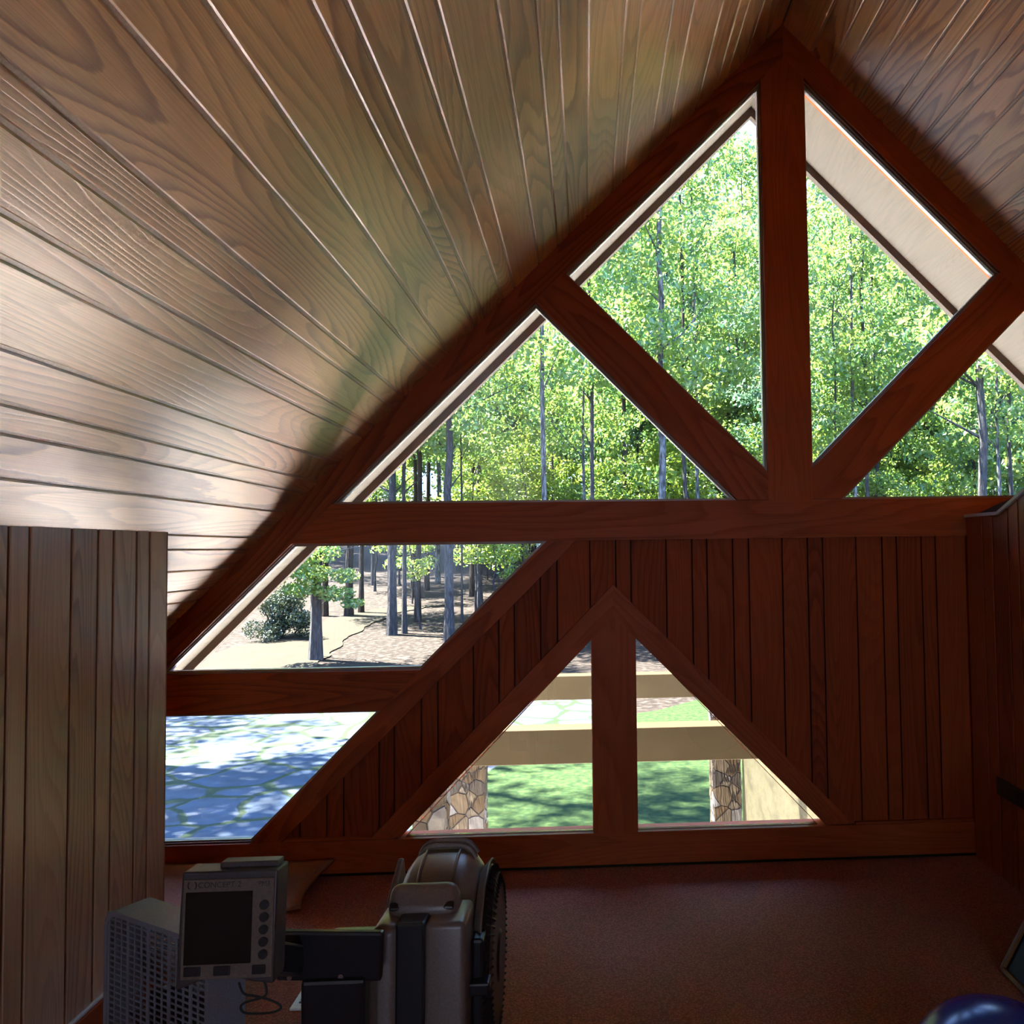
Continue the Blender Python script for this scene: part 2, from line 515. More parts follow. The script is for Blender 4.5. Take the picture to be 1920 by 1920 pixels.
def addcyl(b, p0, p1, r0, r1=None, seg=20, caps=True):
    p0, p1 = Vector(p0), Vector(p1)
    r1 = r0 if r1 is None else r1
    d = p1 - p0
    q = d.to_track_quat('Z', 'Y').to_matrix().to_4x4()
    M4 = Matrix.Translation((p0 + p1) / 2) @ q
    bmesh.ops.create_cone(b, cap_ends=caps, cap_tris=False, segments=seg, radius1=r0, radius2=r1, depth=d.length, matrix=M4)

def tube(mb, pts, rad, seg=8, closed=False):
    """swept tube with per-point radii"""
    pts = [Vector(p) for p in pts]
    n = len(pts)
    rad = rad if isinstance(rad, (list, tuple)) else [rad] * n
    rings = []
    ref = None
    for i, p in enumerate(pts):
        if closed: t = pts[(i + 1) % n] - pts[i - 1]
        else: t = pts[min(i + 1, n - 1)] - pts[max(i - 1, 0)]
        t.normalize()
        if ref is None:
            ref = Vector((1, 0, 0)) if abs(t.x) < 0.9 else Vector((0, 1, 0))
        u = (ref - t * ref.dot(t)).normalized(); ref = u
        v = t.cross(u)
        rings.append([p + (u * math.cos(a) + v * math.sin(a)) * rad[i] for a in [2 * math.pi * k / seg for k in range(seg)]])
    for i in range(n if closed else n - 1):
        A, B = rings[i], rings[(i + 1) % n]
        for k in range(seg):
            mb.face([A[k], A[(k + 1) % seg], B[(k + 1) % seg], B[k]])
    if not closed:
        mb.face(list(reversed(rings[0]))); mb.face(rings[-1])

# ------------------------------------------------------------------ the room: constants
YG = 4.338            # room face of the gable framing
XC = 1.065            # ridge line
CL, CR = 3.285, 5.415 # ceiling planes  z = x + CL   and   z = CR - x
YB = -6.0             # rear wall
LX, RX = -1.6, 1.975  # left wall, right half wall

def boards(mb, seams, O, a, n, l0, l1, ldir, gap=0.011, dep=0.009, ch=0.004, thick=0.02):
    """boards laid side by side. position s is measured along a from O; they run along ldir
    from l0(s) to l1(s); n points into the room."""
    O, a, n, ldir = Vector(O), Vector(a), Vector(n), Vector(ldir)
    for s0, s1 in zip(seams[:-1], seams[1:]):
        off = (random.uniform(0, 60), random.uniform(0, 20)); tone = random.random()
        prof = [(s0 + gap / 2, -thick), (s0 + gap / 2, -ch), (s0 + gap / 2 + ch, 0), (s1 - gap / 2 - ch, 0), (s1 - gap / 2, -ch), (s1 - gap / 2, -thick)]
        for (p, d0), (q, d1) in zip(prof[:-1], prof[1:]):
            P = [O + a * p + n * d0 + ldir * l0(p), O + a * q + n * d1 + ldir * l0(q), O + a * q + n * d1 + ldir * l1(q), O + a * p + n * d0 + ldir * l1(p)]
            mb.grain(P, ldir, off, tone)
        # end grain towards the room
        E = [O + a * p + n * d + ldir * l1(p) for p, d in prof]
        mb.grain(E, a, off, tone)
    s0, s1 = seams[0], seams[-1]
    mb.face([O + a * s0 - n * dep + ldir * l0(s0), O + a * s1 - n * dep + ldir * l0(s1), O + a * s1 - n * dep + ldir * l1(s1), O + a * s0 - n * dep + ldir * l1(s0)], None, 0.2, 1)

R2 = math.sqrt(2)
# ceiling seams, as x positions
sl = [-1.759, -1.666, -1.485, -1.39, -1.24, -1.113, -0.962, -0.907, -0.777, -0.681, -0.553, -0.409, -0.348, -0.222, -0.127, -0.068, 0.026, 0.155, 0.215, 0.347, 0.445, 0.599]
sl = [-1.759, -1.666, -1.609, -1.485, -1.390, -1.334, -1.240, -1.113, -1.057, -0.962, -0.907, -0.777, -0.681, -0.553, -0.501, -0.409, -0.348, -0.222, -0.127, -0.068, 0.026, 0.155, 0.215, 0.347, 0.445, 0.599, 0.70, 0.76, 0.86, 0.98, XC]
x = -1.759
while x > -3.25:
    x -= random.choice([0.06, 0.095, 0.13]); sl.insert(0, x)
sr = [XC, 1.214, 1.31, 1.371, 1.464, 1.587, 1.645, 1.741, 1.798, 1.89, 2.019, 2.118]
x = 2.118
while x < 5.35:
    x += random.choice([0.06, 0.095, 0.13]); sr.append(x)

mb = MB()
boards(mb, [s * R2 for s in sl], (0, 0, CL), (1 / R2, 0, 1 / R2), (1 / R2, 0, -1 / R2), lambda s: YB, lambda s: YG, (0, 1, 0), gap=0.010, dep=0.006, ch=0.004)
struct(mb.build('ceiling', [M_ceil, M_groove]))
mb = MB()
boards(mb, [s * R2 for s in sr], (0, 0, CR), (1 / R2, 0, -1 / R2), (-1 / R2, 0, -1 / R2), lambda s: YB, lambda s: YG, (0, 1, 0), gap=0.010, dep=0.006, ch=0.004)
struct(mb.build('ceiling', [M_ceil, M_groove]))

# roof slabs above the boards, running on past the gable as the overhang
YO = 5.2
def slab(name, poly, y0, y1, M, g=(1, 0, 0)):
    b = MB(); prism(b, poly, y0, y1, g); return struct(b.build(name, M))
za = XC + CL
slab('roof_left', ccw([(-3.7, -0.415 + 0.03), (XC, za + 0.03), (XC, za + 0.30), (-3.7, -0.415 + 0.30)]), YB - 0.3, YG + 0.001, M_shell)
slab('roof_right', ccw([(5.83, -0.415 + 0.03), (XC, za + 0.03), (XC, za + 0.30), (5.83, -0.415 + 0.30)]), YB - 0.3, YG + 0.001, M_shell)
# soffit of the overhang (boards along the rake)
def soffit(sgn):
    b = MB()
    ex = XC - sgn * 4.75
    z0 = za + 0.012
    poly = ccw([(XC, z0), (ex, z0 - 4.75), (ex, z0 - 4.75 + 0.2), (XC, z0 + 0.2)])
    prism(b, poly, YG + 0.001, YO, g=(0, 1, 0), tone=0.3)
    return struct(b.build('trim_1' if sgn > 0 else 'trim_2', M_soffit))
soffit(1); soffit(-1)
def fascia(sgn):
    b = MB()
    ex = XC - sgn * 4.8
    z0 = za - 0.075
    poly = ccw([(XC, z0 + 0.025), (ex, z0 - 4.8 + 0.025), (ex, z0 - 4.8 + 0.33), (XC, z0 + 0.33)])
    prism(b, poly, YO, YO + 0.05, g=(sgn * 1, 1), tone=0.4)
    return struct(b.build('trim_3' if sgn > 0 else 'trim_4', M_fascia))
fascia(1); fascia(-1)

# ------------------------------------------------------------------ gable framing
RL, RR = 3.105, 5.235     # underside lines of the two rake members
YM = 4.46
TT, TB = 1.838, 1.642     # transom beam top, bottom
tn = [5]
def member(poly, g, y0=YG, y1=YM, M=None, tone=None):
    b = MB(); prism(b, ccw(poly), y0, y1, g, tone=tone)
    o = b.build('trim_%d' % tn[0], M or M_beam); tn[0] += 1
    return struct(o)
E1 = 0.0006
member([(-3.6, -3.6 + RL), (XC, XC + RL), (XC, XC + CL + 0.09), (-3.6, -3.6 + CL + 0.09)], (1, 1))
member([(5.73, RR - 5.73), (XC, RR - XC), (XC, CR - XC + 0.09), (5.73, CR - 5.73 + 0.09)], (1, -1))
# ridge post, below the meeting of the rakes
member([(0.943, TT), (1.172, TT), (1.172, RR - 1.172), (XC, XC + RL), (0.943, 0.943 + RL)], (0, 1))
# braces
member([(-0.091, 3.014), (-0.2425, 2.8625), (0.78, TT + 0.002), (0.943, TT + 0.002), (0.943, 1.98)], (1, -1))
member([(2.205, 3.03), (2.3625, 2.8725), (1.324, TT + 0.002), (1.172, TT + 0.002), (1.172, 1.997)], (1, 1))
# transom, sitting a touch proud
member([(-1.267, TT), (-1.463, TB), (1.815 + 1.78, TB), (3.397, TT)], (1, 0), y0=YG - 0.004)
# lower rail behind the left wall end
member([(-2.10, 1.006), (-0.829, 1.006), (-1.025, 0.81), (-2.295, 0.81)], (1, 0), tone=0.9)
# long diagonal
member([(-0.195, TB), (-0.047, TB), (-1.512, 0.177), (-1.658, 0.177)], (1, 1))
# sill beam
member([(-3.4, 0.177), (5.4, 0.177), (5.4, 0.02), (-3.4, 0.02)], (1, 0), tone=0.35)
# small triangle: two legs and a post
AX = 0.138
member([(AX, 1.415), (AX, 1.254), (-0.911 - 0.02, 0.185), (-1.075, 0.185), (AX - 0.008, 1.415 - 0.008)], (1, 1), tone=0.3)
member([(AX, 1.415), (AX, 1.254), (1.172 + 0.03, 0.185), (1.345, 0.185)], (1, -1), tone=0.5)
member([(0.024, 0.177), (0.248, 0.177), (0.248, 1.145), (AX, 1.254), (0.024, 1.14)], (0, 1), y0=YG + 0.002, tone=0.4)
# thin moulding line on top of the sill beam
member([(-1.50, 0.178), (-0.96, 0.178), (-0.96, 0.190), (-1.48, 0.190)], (1, 0), y0=YG + 0.004, y1=YG + 0.03)
member([(1.36, 0.178), (RX, 0.178), (RX, 0.190), (1.36, 0.190)], (1, 0), y0=YG + 0.004, y1=YG + 0.03)

# boarded infill, set back behind the framing
YP = YG + 0.026
gs = [-1.66, -1.54, -1.424, -1.294, -1.212, -1.038, -0.964, -0.83, -0.748, -0.571, -0.443, -0.364, -0.232, -0.147, 0.021, 0.153, 0.23, 0.411, 0.544, 0.621, 0.755, 0.838, 1.012, 1.145, 1.225, 1.4, 1.538, 1.614, 1.746, 1.821, 2.0, 2.13, 2.21, 2.38, 2.5, 2.6, 2.8, 3.0]
mb = MB()
for s0, s1 in zip(gs[:-1], gs[1:]):
    tone = random.random(); off = (random.uniform(0, 50), random.uniform(0, 9))
    base = [(s0 + 0.004, 0.10), (s1 - 0.004, 0.10), (s1 - 0.004, TB + 0.08), (s0 + 0.004, TB + 0.08)]
    base = clip(base, -1, 1, 1.76)            # under the long diagonal
    for reg in (0, 1):
        if reg == 0:
            p = clip(clip(base, 1, 0, AX), 1, -1, -1.16)      # above the left leg
        else:
            p = clip(clip(base, -1, 0, -AX), -0.961, -0.924, -(0.961 * 0.248 + 0.924 * 1.155) - 0.06)
        if len(p) >= 3:
            prism(mb, p, YP, YP + 0.02, g=(0, 1), off=off, tone=tone)
back = clip([(-1.66, 0.1), (3.0, 0.1), (3.0, TB + 0.08), (-1.66, TB + 0.08)], -1, 1, 1.76)
for reg in (0, 1):
    p = clip(clip(back, 1, 0, AX), 1, -1, -1.16) if reg == 0 else clip(clip(back, -1, 0, -AX), -0.961, -0.924, -(0.961 * 0.248 + 0.924 * 1.155) - 0.06)
    prism(mb, p, YP + 0.016, YM, g=(0, 1), tone=0.2, mi=1)
struct(mb.build('wall_front', [M_gable, M_gap]))
# masonry below the loft floor and beyond the framing
mb = MB()
prism(mb, ccw([(-3.7, -2.95), (5.8, -2.95), (5.8, 0.02), (-3.7, 0.02)]), YG + 0.02, YM, g=(1, 0))
struct(mb.build('wall_front_lower', M_stucco))

# ------------------------------------------------------------------ windows
wins = [
    [(-0.091, 3.014), (0.943, 1.98), (0.943, 4.048)],
    [(1.172, 1.997), (2.205, 3.03), (1.172, 4.063)],
    [(-1.267, TT), (0.78, TT), (-0.2425, 2.8625)],
    [(1.324, TT), (3.397, TT), (2.3625, 2.8725)],
    [(-2.1, 1.006), (-0.829, 1.006), (-0.195, TB), (-1.463, TB)],
    [(-2.937, 0.177), (-1.658, 0.177), (-1.025, 0.81), (-2.295, 0.81)],
    [(-0.911, 0.177), (0.024, 0.177), (0.024, 1.14)],
    [(0.248, 0.177), (1.172, 0.177), (0.248, 1.155)],
]
def ring(mb, outer, inner, y0, y1):
    k = len(outer)
    for i in range(k):
        j = (i + 1) % k
        q = [outer[i], outer[j], inner[j], inner[i]]
        g = (outer[j][0] - outer[i][0], outer[j][1] - outer[i][1])
        prism(mb, q, y0, y1, g=g, tone=0.4)
for i, p in enumerate(wins):
    p = ccw(p)
    small = i >= 6
    b = MB()
    ring(b, inset(p, 0.0005), inset(p, 0.0025 if small else 0.013), YG + 0.034, YG + 0.052)
    if not small:
        ring(b, inset(p, 0.0005), inset(p, 0.007), YG + 0.020, YG + 0.034)
    fr = b.build('window_%d' % (i + 1), M_beam if small else M_bead); struct(fr)
    b = MB(); prism(b, inset(p, 0.002), YG + 0.0535, YG + 0.0575)
    b.build('glass_pane', M_glass, fr)
    b = MB(); ring(b, inset(p, 0.0005), inset(p, 0.0025 if small else 0.012), YG + 0.058, YG + 0.085)
    b.build('outer_frame', M_beam if small else M_alu, fr)

# ------------------------------------------------------------------ left wall
lw = [2.553, 2.755, 2.9, 2.991, 3.141, 3.233, 3.366]
y = 2.553
while y > -5.8:
    y -= random.choice([0.13, 0.2, 0.145, 0.09]); lw.insert(0, y)
mb = MB()
boards(mb, lw, (LX, 0, 0), (0, 1, 0), (1, 0, 0), lambda s: 0.0, lambda s: 1.684, (0, 0, 1), gap=0.013, dep=0.016, ch=0.002)
prism(mb, ccw([(LX - 0.12, 0.0), (LX - 0.021, 0.0), (LX - 0.021, 1.66), (LX - 0.12, 1.56)]), YB, 3.366, g=(0, 0, 1), mi=0)
mb.face([(LX - 0.021, 3.366, 0), (LX, 3.366, 0), (LX, 3.366, 1.684), (LX - 0.021, 3.366, 1.684)], [(0, 0), (0, .02), (1.6, .02), (1.6, 0)], 0.3)
struct(mb.build('wall_left', [M_wall, M_gap]))
b = bmesh.new(); addbox(b, (LX + 0.009, (YB + 3.366) / 2, 0.077), (0.018, 3.366 - YB, 0.154), bev=0.003)
struct(bmobj('baseboard_left', b, M_gable))
b = bmesh.new(); addbox(b, (LX + 0.006, (YB + 3.366) / 2, 0.160), (0.012, 3.366 - YB, 0.012), bev=0.003)  # pale strip: light on the baseboard's top bevel, put into the colour
struct(bmobj('trim_30', b, M_base))

# ------------------------------------------------------------------ right half wall with sloping cap
def ztop(y):
    return 1.735 if y > 3.982 else min(1.735 + (3.982 - y) * 0.36, CR - RX - 0.05)
rw = [4.337, 4.155, 4.049, 3.897, 3.80, 3.66]
y = 3.66
while y > -5.8:
    y -= random.choice([0.13, 0.1, 0.16]); rw.append(y)
rw = sorted(rw)
mb = MB()
boards(mb, rw, (RX, 0, 0), (0, 1, 0), (-1, 0, 0), lambda s: 0.0, lambda s: ztop(s), (0, 0, 1), gap=0.010, dep=0.012, ch=0.002)
for ya, yb in ((YB, 3.982), (3.982, YG - 0.001)):
    A = [(RX + 0.021, ya, 0), (RX + 0.12, ya, 0), (RX + 0.12, ya, ztop(ya + 0.001)), (RX + 0.021, ya, ztop(ya + 0.001))]
    B = [(p[0], yb, 0 if p[2] == 0 else ztop(yb)) for p in A]
    mb.grain(A, (0, 0, 1)); mb.grain(list(reversed(B)), (0, 0, 1))
    for k in range(4):
        mb.grain([A[k], B[k], B[(k + 1) % 4], A[(k + 1) % 4]], (0, 0, 1))
struct(mb.build('wall_right', [M_rwall, M_gap]))
def capbar(y0, z0, y1, z1, name):
    b = MB(); xa, xb = RX - 0.012, RX + 0.13
    A = [(xa, y0, z0), (xb, y0, z0), (xb, y0, z0 + 0.016), (xa, y0, z0 + 0.016)]
    B = [(xa, y1, z1), (xb, y1, z1), (xb, y1, z1 + 0.016), (xa, y1, z1 + 0.016)]
    b.grain(A, (0, 1, 0)); b.grain(list(reversed(B)), (0, 1, 0))
    for k in range(4):
        b.grain([A[k], B[k], B[(k + 1) % 4], A[(k + 1) % 4]], (0, 1, 0))
    return struct(b.build(name, M_base))
capbar(3.983, 1.736, YG - 0.006, 1.736, 'trim_31')
ye = -0.5
capbar(ye, ztop(ye) + 0.001, 3.982, 1.736, 'trim_32')

# ------------------------------------------------------------------ floor and rear
mb = MB()
prism(mb, ccw([(-3.4, -0.25), (5.4, -0.25), (5.4, 0.0), (-3.4, 0.0)]), YB, YG + 0.019, g=(1, 0))
struct(mb.build('floor', M_carpet))
# rear gable with a wide window that lets in daylight behind the viewer
mb = MB()
g0 = ccw([(-3.6, -0.2), (5.7, -0.2), (XC, 4.4)])
ox0, ox1, oz0, oz1 = -0.9, 2.6, 0.9, 2.3
for p in (clip(g0, 1, 0, ox0), clip(g0, -1, 0, -ox1), clip(clip(clip(g0, -1, 0, -ox0), 1, 0, ox1), 0, 1, oz0), clip(clip(clip(g0, -1, 0, -ox0), 1, 0, ox1), 0, -1, -oz1)):
    prism(mb, p, YB - 0.12, YB, g=(0, 1))
struct(mb.build('wall_rear', M_wall))
b = MB(); ring(b, ccw([(ox0, oz0), (ox1, oz0), (ox1, oz1), (ox0, oz1)]), inset([(ox0, oz0), (ox1, oz0), (ox1, oz1), (ox0, oz1)], 0.05), YB - 0.10, YB - 0.02)
fr = struct(b.build('window_9', M_beam))
b = MB(); prism(b, inset([(ox0, oz0), (ox1, oz0), (ox1, oz1), (ox0, oz1)], 0.045), YB - 0.062, YB - 0.058); b.build('glass_pane', M_glass, fr)
mb = MB()
for xa, xb in ((-3.7, -3.45), (5.45, 5.8)):
    prism(mb, ccw([(xa, -2.95), (xb, -2.95), (xb, 0.0 if xa > 0 else 0.0), (xa, 0.0)]), YB, YG + 0.019, g=(1, 0))
struct(mb.build('wall_side_lower', M_stucco))

# ------------------------------------------------------------------ the grounds
GZ = -2.9
def gh(y):
    return GZ if y < 34 else GZ + 0.055 * (y - 34) + 0.0004 * (y - 34) ** 2
mb = MB()
ys = [-60, 0, 34] + [34 + k for k in range(1, 60)] + [94 + 6 * k for k in range(14)]
for y0, y1 in zip(ys[:-1], ys[1:]):
    mb.face([(-150, y0, gh(y0)), (150, y0, gh(y0)), (150, y1, gh(y1)), (-150, y1, gh(y1))])
struct(mb.build('ground', M_litter))
def sheet(name, pts, M, dz):
    b = MB(); b.face([(x, y, gh(y) + dz) for x, y in pts]); return struct(b.build(name, M))
sheet('added_bounce_sheet', [(-14, 4.47), (14, 4.47), (14, 12.4), (-14, 12.4)], M_bounce, 0.032)  # unseen pale ground sheet, added to bounce sunlight up onto the ceiling
sheet('patio', [(-30, 12.4), (-2.8, 12.4), (-2.9, 15), (-1.7, 18.5), (0.0, 20.5), (0.8, 23), (0.2, 25.6), (-3, 27.5), (-9, 29.5), (-30, 31)], M_flag, 0.03)
sheet('lawn', [(-2.8, 12.4), (30, 12.4), (30, 31), (4, 26), (1.9, 23.6), (0.8, 23), (0.0, 20.5), (-1.7, 18.5), (-2.9, 15)], M_lawn, 0.03)
sheet('lawn_strip', [(-9.6, 31.8), (-8.0, 31.6), (-4.5, 31.8), (-4.0, 33.8), (-6.5, 33.6), (-9.2, 33.0)], M_lawn, 0.035)
# gravel path winding off into the wood
cl = [(-13.8, 30.9, 3.0), (-13.6, 33.9, 3.0), (-13.4, 37.0, 2.6), (-13.2, 41.0, 2.0), (-12.8, 45.0, 1.6), (-12.2, 49.0, 1.3), (-10.6, 52.0, 1.2), (-7.0, 53.0, 1.1)]
mb = MB()
fine = []
for (x0, y0, w0), (x1, y1, w1) in zip(cl[:-1], cl[1:]):
    for k in range(8):
        t = k / 8; fine.append((x0 + (x1 - x0) * t, y0 + (y1 - y0) * t, w0 + (w1 - w0) * t + 0.12 * math.sin(y0 * 3 + k)))
for (x0, y0, w0), (x1, y1, w1) in zip(fine[:-1], fine[1:]):
    mb.face([(x0 - w0, y0, gh(y0) + 0.05), (x0 + w0, y0, gh(y0) + 0.05), (x1 + w1, y1, gh(y1) + 0.05), (x1 - w1, y1, gh(y1) + 0.05)])
struct(mb.build('path', M_path))

# ------------------------------------------------------------------ portico outside the small windows
def box_thing(name, M, x0, x1, y0, y1, z0, z1, label, cat, group=None, bev=0.006):
    b = bmesh.new(); addbox(b, (0, 0, (z1 - z0) / 2), (x1 - x0, y1 - y0, z1 - z0), bev=bev)
    o = bmobj(name, b, M); o.location = ((x0 + x1) / 2, (y0 + y1) / 2, z0)
    return tag(o, label, cat, group)
box_thing('portico_beam', M_beige, -1.9, 2.3, 7.6, 7.85, -0.287, 0.012, 'nearer of the two beige beams across the small windows, resting on stone pillars', 'beam', 'portico beams')
box_thing('portico_beam', M_beige, -1.9, 2.3, 10.7, 10.95, -0.272, 0.020, 'farther and higher-looking beige beam across the small triangular windows', 'beam', 'portico beams')
def pillar(x0, x1, y0, y1, z1, label):
    b = bmesh.new(); addbox(b, (0, 0, (z1 - GZ) / 2), (x1 - x0, y1 - y0, z1 - GZ), bev=0.02)
    bmesh.ops.subdivide_edges(b, edges=[e for e in b.edges if e.calc_length() > 0.25], cuts=24, use_grid_fill=True)
    rnd = random.Random(int(x0 * 100))
    for v in b.verts:
        v.co.x += rnd.uniform(-0.008, 0.008); v.co.y += rnd.uniform(-0.008, 0.008)
    o = bmobj('stone_pillar', b, M_stone); o.location = ((x0 + x1) / 2, (y0 + y1) / 2, GZ)
    return tag(o, label, 'pillar', 'fieldstone portico pillars')
pillar(-1.73, -1.275, 10.64, 11.05, -0.275, 'fieldstone pillar with pale stones at left, under the farther beige beam')
pillar(-1.52, -1.25, 7.58, 7.9, -0.29, 'golden brown stone pillar at the left corner of the small window, under the nearer beam')
pillar(1.56, 1.90, 10.64, 11.05, -0.275, 'narrow stone pillar at right, beside the cream rough wall')
box_thing('garden_wall', M_stucco, 1.905, 2.25, 4.6, 10.6, GZ, -0.30, 'cream rough stone wall running out from the house behind the right small window', 'wall', bev=0.01)

# ------------------------------------------------------------------ trees
def leaf_mesh(name, blobs, size, M, seed, flat=0.0):
    """blobs: (x,y,z,rx,rz,count) clumps of leaf blades"""
    r = random.Random(seed)
    V = []; F = []
    for bx, by, bz, rx, rz, cnt in blobs:
        for _ in range(cnt):
            while True:
                p = Vector((r.uniform(-1, 1), r.uniform(-1, 1), r.uniform(-1, 1)))
                if p.length < 1: break
            p = Vector((bx + p.x * rx, by + p.y * rx, bz + p.z * rz))
            n = Vector((r.gauss(0, 1), r.gauss(0, 1), r.gauss(0, 1) + flat)).normalized()
            u = n.orthogonal().normalized()
            u = Matrix.Rotation(r.uniform(0, 6.28), 3, n) @ u
            v = n.cross(u)
            s = size * r.uniform(0.6, 1.3)
            i = len(V)
            k = n * s * 0.12
            V += [p - u * s * 0.5, p - v * s * 0.32 - k, p + u * s * 0.5, p + v * s * 0.32 - k]
            F.append((i, i + 1, i + 2, i + 3))
    me = bpy.data.meshes.new(name)
    me.from_pydata([tuple(q) for q in V], [], F)
    me.materials.append(M)
    return me

def crown_blobs(r, z0, z1, rmax, n, cnt, br=0.9):
    out = []
    for _ in range(n):
        t = r.random()
        z = z0 + (z1 - z0) * t
        rad = rmax * (0.45 + 0.55 * math.sin(math.pi * min(1, t * 0.9 + 0.12)))
        a = r.uniform(0, 6.283); d = rad * math.sqrt(r.random())
        s = r.uniform(0.5, 1.2) * br
        out.append((d * math.cos(a), d * math.sin(a), z, s, s * 0.55, int(cnt * s * s / (br * br))))
    return out

def trunk_mesh(name, H, r0, lean, forks, M, seed, seg=8):
    r = random.Random(seed)
    mb = MB(); pts = []; rad = []
    n = 12
    wob = [(r.uniform(-0.10, 0.10), r.uniform(-0.10, 0.10)) for _ in range(n + 1)]
    for i in range(n + 1):
        t = i / n
        pts.append((lean * H * t + wob[i][0] * t * 2, wob[i][1] * t * 2, H * t - 0.15))
        rad.append(r0 * (1 - 0.58 * t) * (1.35 if i == 0 else 1.0))
    tube(mb, pts, rad, seg)
    for k in range(forks):
        t = r.uniform(0.35, 0.95); i = int(t * n)
        p = Vector(pts[i]); a = r.uniform(0, 6.283); ln = r.uniform(1.2, 3.2)
        q = [p, p + Vector((math.cos(a) * ln * 0.4, math.sin(a) * ln * 0.4, ln * 0.22)), p + Vector((math.cos(a) * ln, math.sin(a) * ln, ln * r.uniform(0.3, 0.8)))]
        rr = rad[i] * 0.38
        tube(mb, q, [rr, rr * 0.7, rr * 0.25], 5)
    me_o = mb.build(name, M, smooth=True)
    me = me_o.data
    bpy.data.objects.remove(me_o)
    return me

RT = random.Random(21)
TRUNKS = [trunk_mesh('trunk_mesh', 21, 0.20, 0.0, 9, M_bark, 1), trunk_mesh('trunk_mesh', 20, 0.20, 0.01, 8, M_bark, 2),
          trunk_mesh('trunk_mesh', 21, 0.20, -0.015, 9, M_bark_p, 3), trunk_mesh('trunk_mesh', 20, 0.20, 0.02, 7, M_bark_b, 4)]
CROWNS = []
for k in range(4):
    CROWNS.append(leaf_mesh('crown_mesh', crown_blobs(random.Random(50 + k), 4.0, 21.0, 3.6, 80, 120, 1.2), 0.28, (M_leaf, M_leaf, M_leaf_t, M_leaf)[k], 60 + k))
HIGH = leaf_mesh('crown_mesh', crown_blobs(random.Random(77), 9.0, 22.0, 3.2, 46, 120, 1.1), 0.25, M_leaf, 78)
SAPS = [leaf_mesh('sapling_crown_mesh', crown_blobs(random.Random(90 + k), 2.0, 6.6, 1.7, 34, 95, 0.65), 0.17, (M_leaf_y, M_leaf, M_leaf_y)[k], 95 + k, 1.0) for k in range(3)]
SAPT = trunk_mesh('sapling_trunk_mesh', 6.2, 0.06, 0.02, 6, M_bark, 9, 6)

def child(name, me, parent, sc_=(1, 1, 1), rz=0.0, loc=(0, 0, 0)):
    o = bpy.data.objects.new(name, me); COL.objects.link(o)
    o.parent = parent; o.scale = sc_; o.rotation_euler = (0, 0, rz); o.location = loc
    return o

def tree(x, y, diam, ti, ci, label, group=None, name='forest_tree', hs=1.0, crown=True, z=None):
    t = empty(name, (x, y, gh(y) if z is None else z), label, 'tree', 0, group)
    k = diam / 0.40
    rz = RT.uniform(0, 6.28) if ti not in (1, 3) else 0.0
    child('trunk', TRUNKS[ti], t, (k, k, hs), rz)
    if crown is not False:
        child('foliage', HIGH if crown == 'high' else CROWNS[ci], t, (hs * 0.95, hs * 0.95, hs), RT.uniform(0, 6.28))
    return t

special = [
    (-11.05, 35.7, 0.46, 0, 0, 'short-looking banded grey trunk standing right beside the sandy path', 'high'),
    (-13.3, 48.8, 0.46, 3, 1, 'thick brown trunk left of the path bend, behind the banded trunk', 'high'),
    (-12.9, 49.9, 0.30, 3, 1, 'thinner brown trunk close behind the thick one left of the path bend', 'high'),
    (-9.4, 42.0, 0.46, 0, 1, 'dark straight trunk right of the path, left of a thinner grey one', 'high'),
    (-8.85, 42.3, 0.24, 0, 1, 'thin grey trunk close to the right of the dark straight trunk', 'high'),
    (-14.65, 48.9, 0.36, 3, 2, 'brown trunk just right of the dark evergreen shrub', 'high'),
    (-9.0, 46.3, 0.34, 3, 1, 'slightly leaning reddish brown trunk in the litter, middle of the long window', 'high'),
    (-6.24, 39.4, 0.44, 0, 0, 'tall grey trunk crossing the long window and the triangle above it, widest there', 'high'),
    (-6.6, 46.0, 0.13, 0, 0, 'very thin dark trunk right of the tall grey trunk', 'high'),
    (-6.3, 51.2, 0.34, 0, 2, 'grey trunk at the right end of the long window', 'high'),
    (-15.7, 64.0, 0.27, 0, 0, 'small far trunk above the path bend', 'high'),
    (-11.3, 56.8, 0.33, 3, 1, 'far reddish trunk behind the leaning one', 'high'),
    (-9.6, 43.5, 0.26, 0, 1, 'leaning dark trunk in the left part of the big left triangle', 'high'),
    (-1.9, 38.0, 0.27, 2, 0, 'light forked trunk in the middle of the left triangle', 'high'),
    (-0.1, 44.0, 0.20, 2, 1, 'slim pale trunk left of the brace in the left triangle', 'high'),
    (0.35, 41.0, 0.24, 0, 2, 'slim grey trunk close beside the slim pale one', 'high'),
    (3.55, 40.0, 0.42, 2, 0, 'big pale patchy trunk in the upper left pane and the triangle below', 'high'),
    (5.3, 45.0, 0.27, 0, 1, 'straight grey trunk right of the big patchy trunk', 'high'),
    (6.3, 47.0, 0.27, 2, 3, 'pale grey trunk near the ridge post, in the upper left pane', 'high'),
    (13.5, 45.0, 0.15, 0, 1, 'thin dark trunk near the bottom of the upper right pane', 'high'),
    (14.4, 45.0, 0.24, 2, 0, 'pale trunk left of a darker twin in the upper right pane', 'high'),
    (15.3, 45.5, 0.26, 0, 3, 'grey trunk right of its pale twin in the upper right pane', 'high'),
    (17.2, 36.0, 0.46, 0, 0, 'largest grey trunk, in the far right triangle window', 'high'),
    (18.9, 38.0, 0.20, 2, 1, 'thin pale leaning trunk right of the largest grey trunk', 'high'),
    (20.5, 40.0, 0.24, 0, 2, 'grey trunk at the right edge of the far right triangle window', 'high'),
]
for x, y, d, ti, ci, lb, cr in special:
    tree(x, y, d, ti, ci, lb, None, crown=cr, hs=1.3 if (x > -3 and d > 0.2) else 1.0)
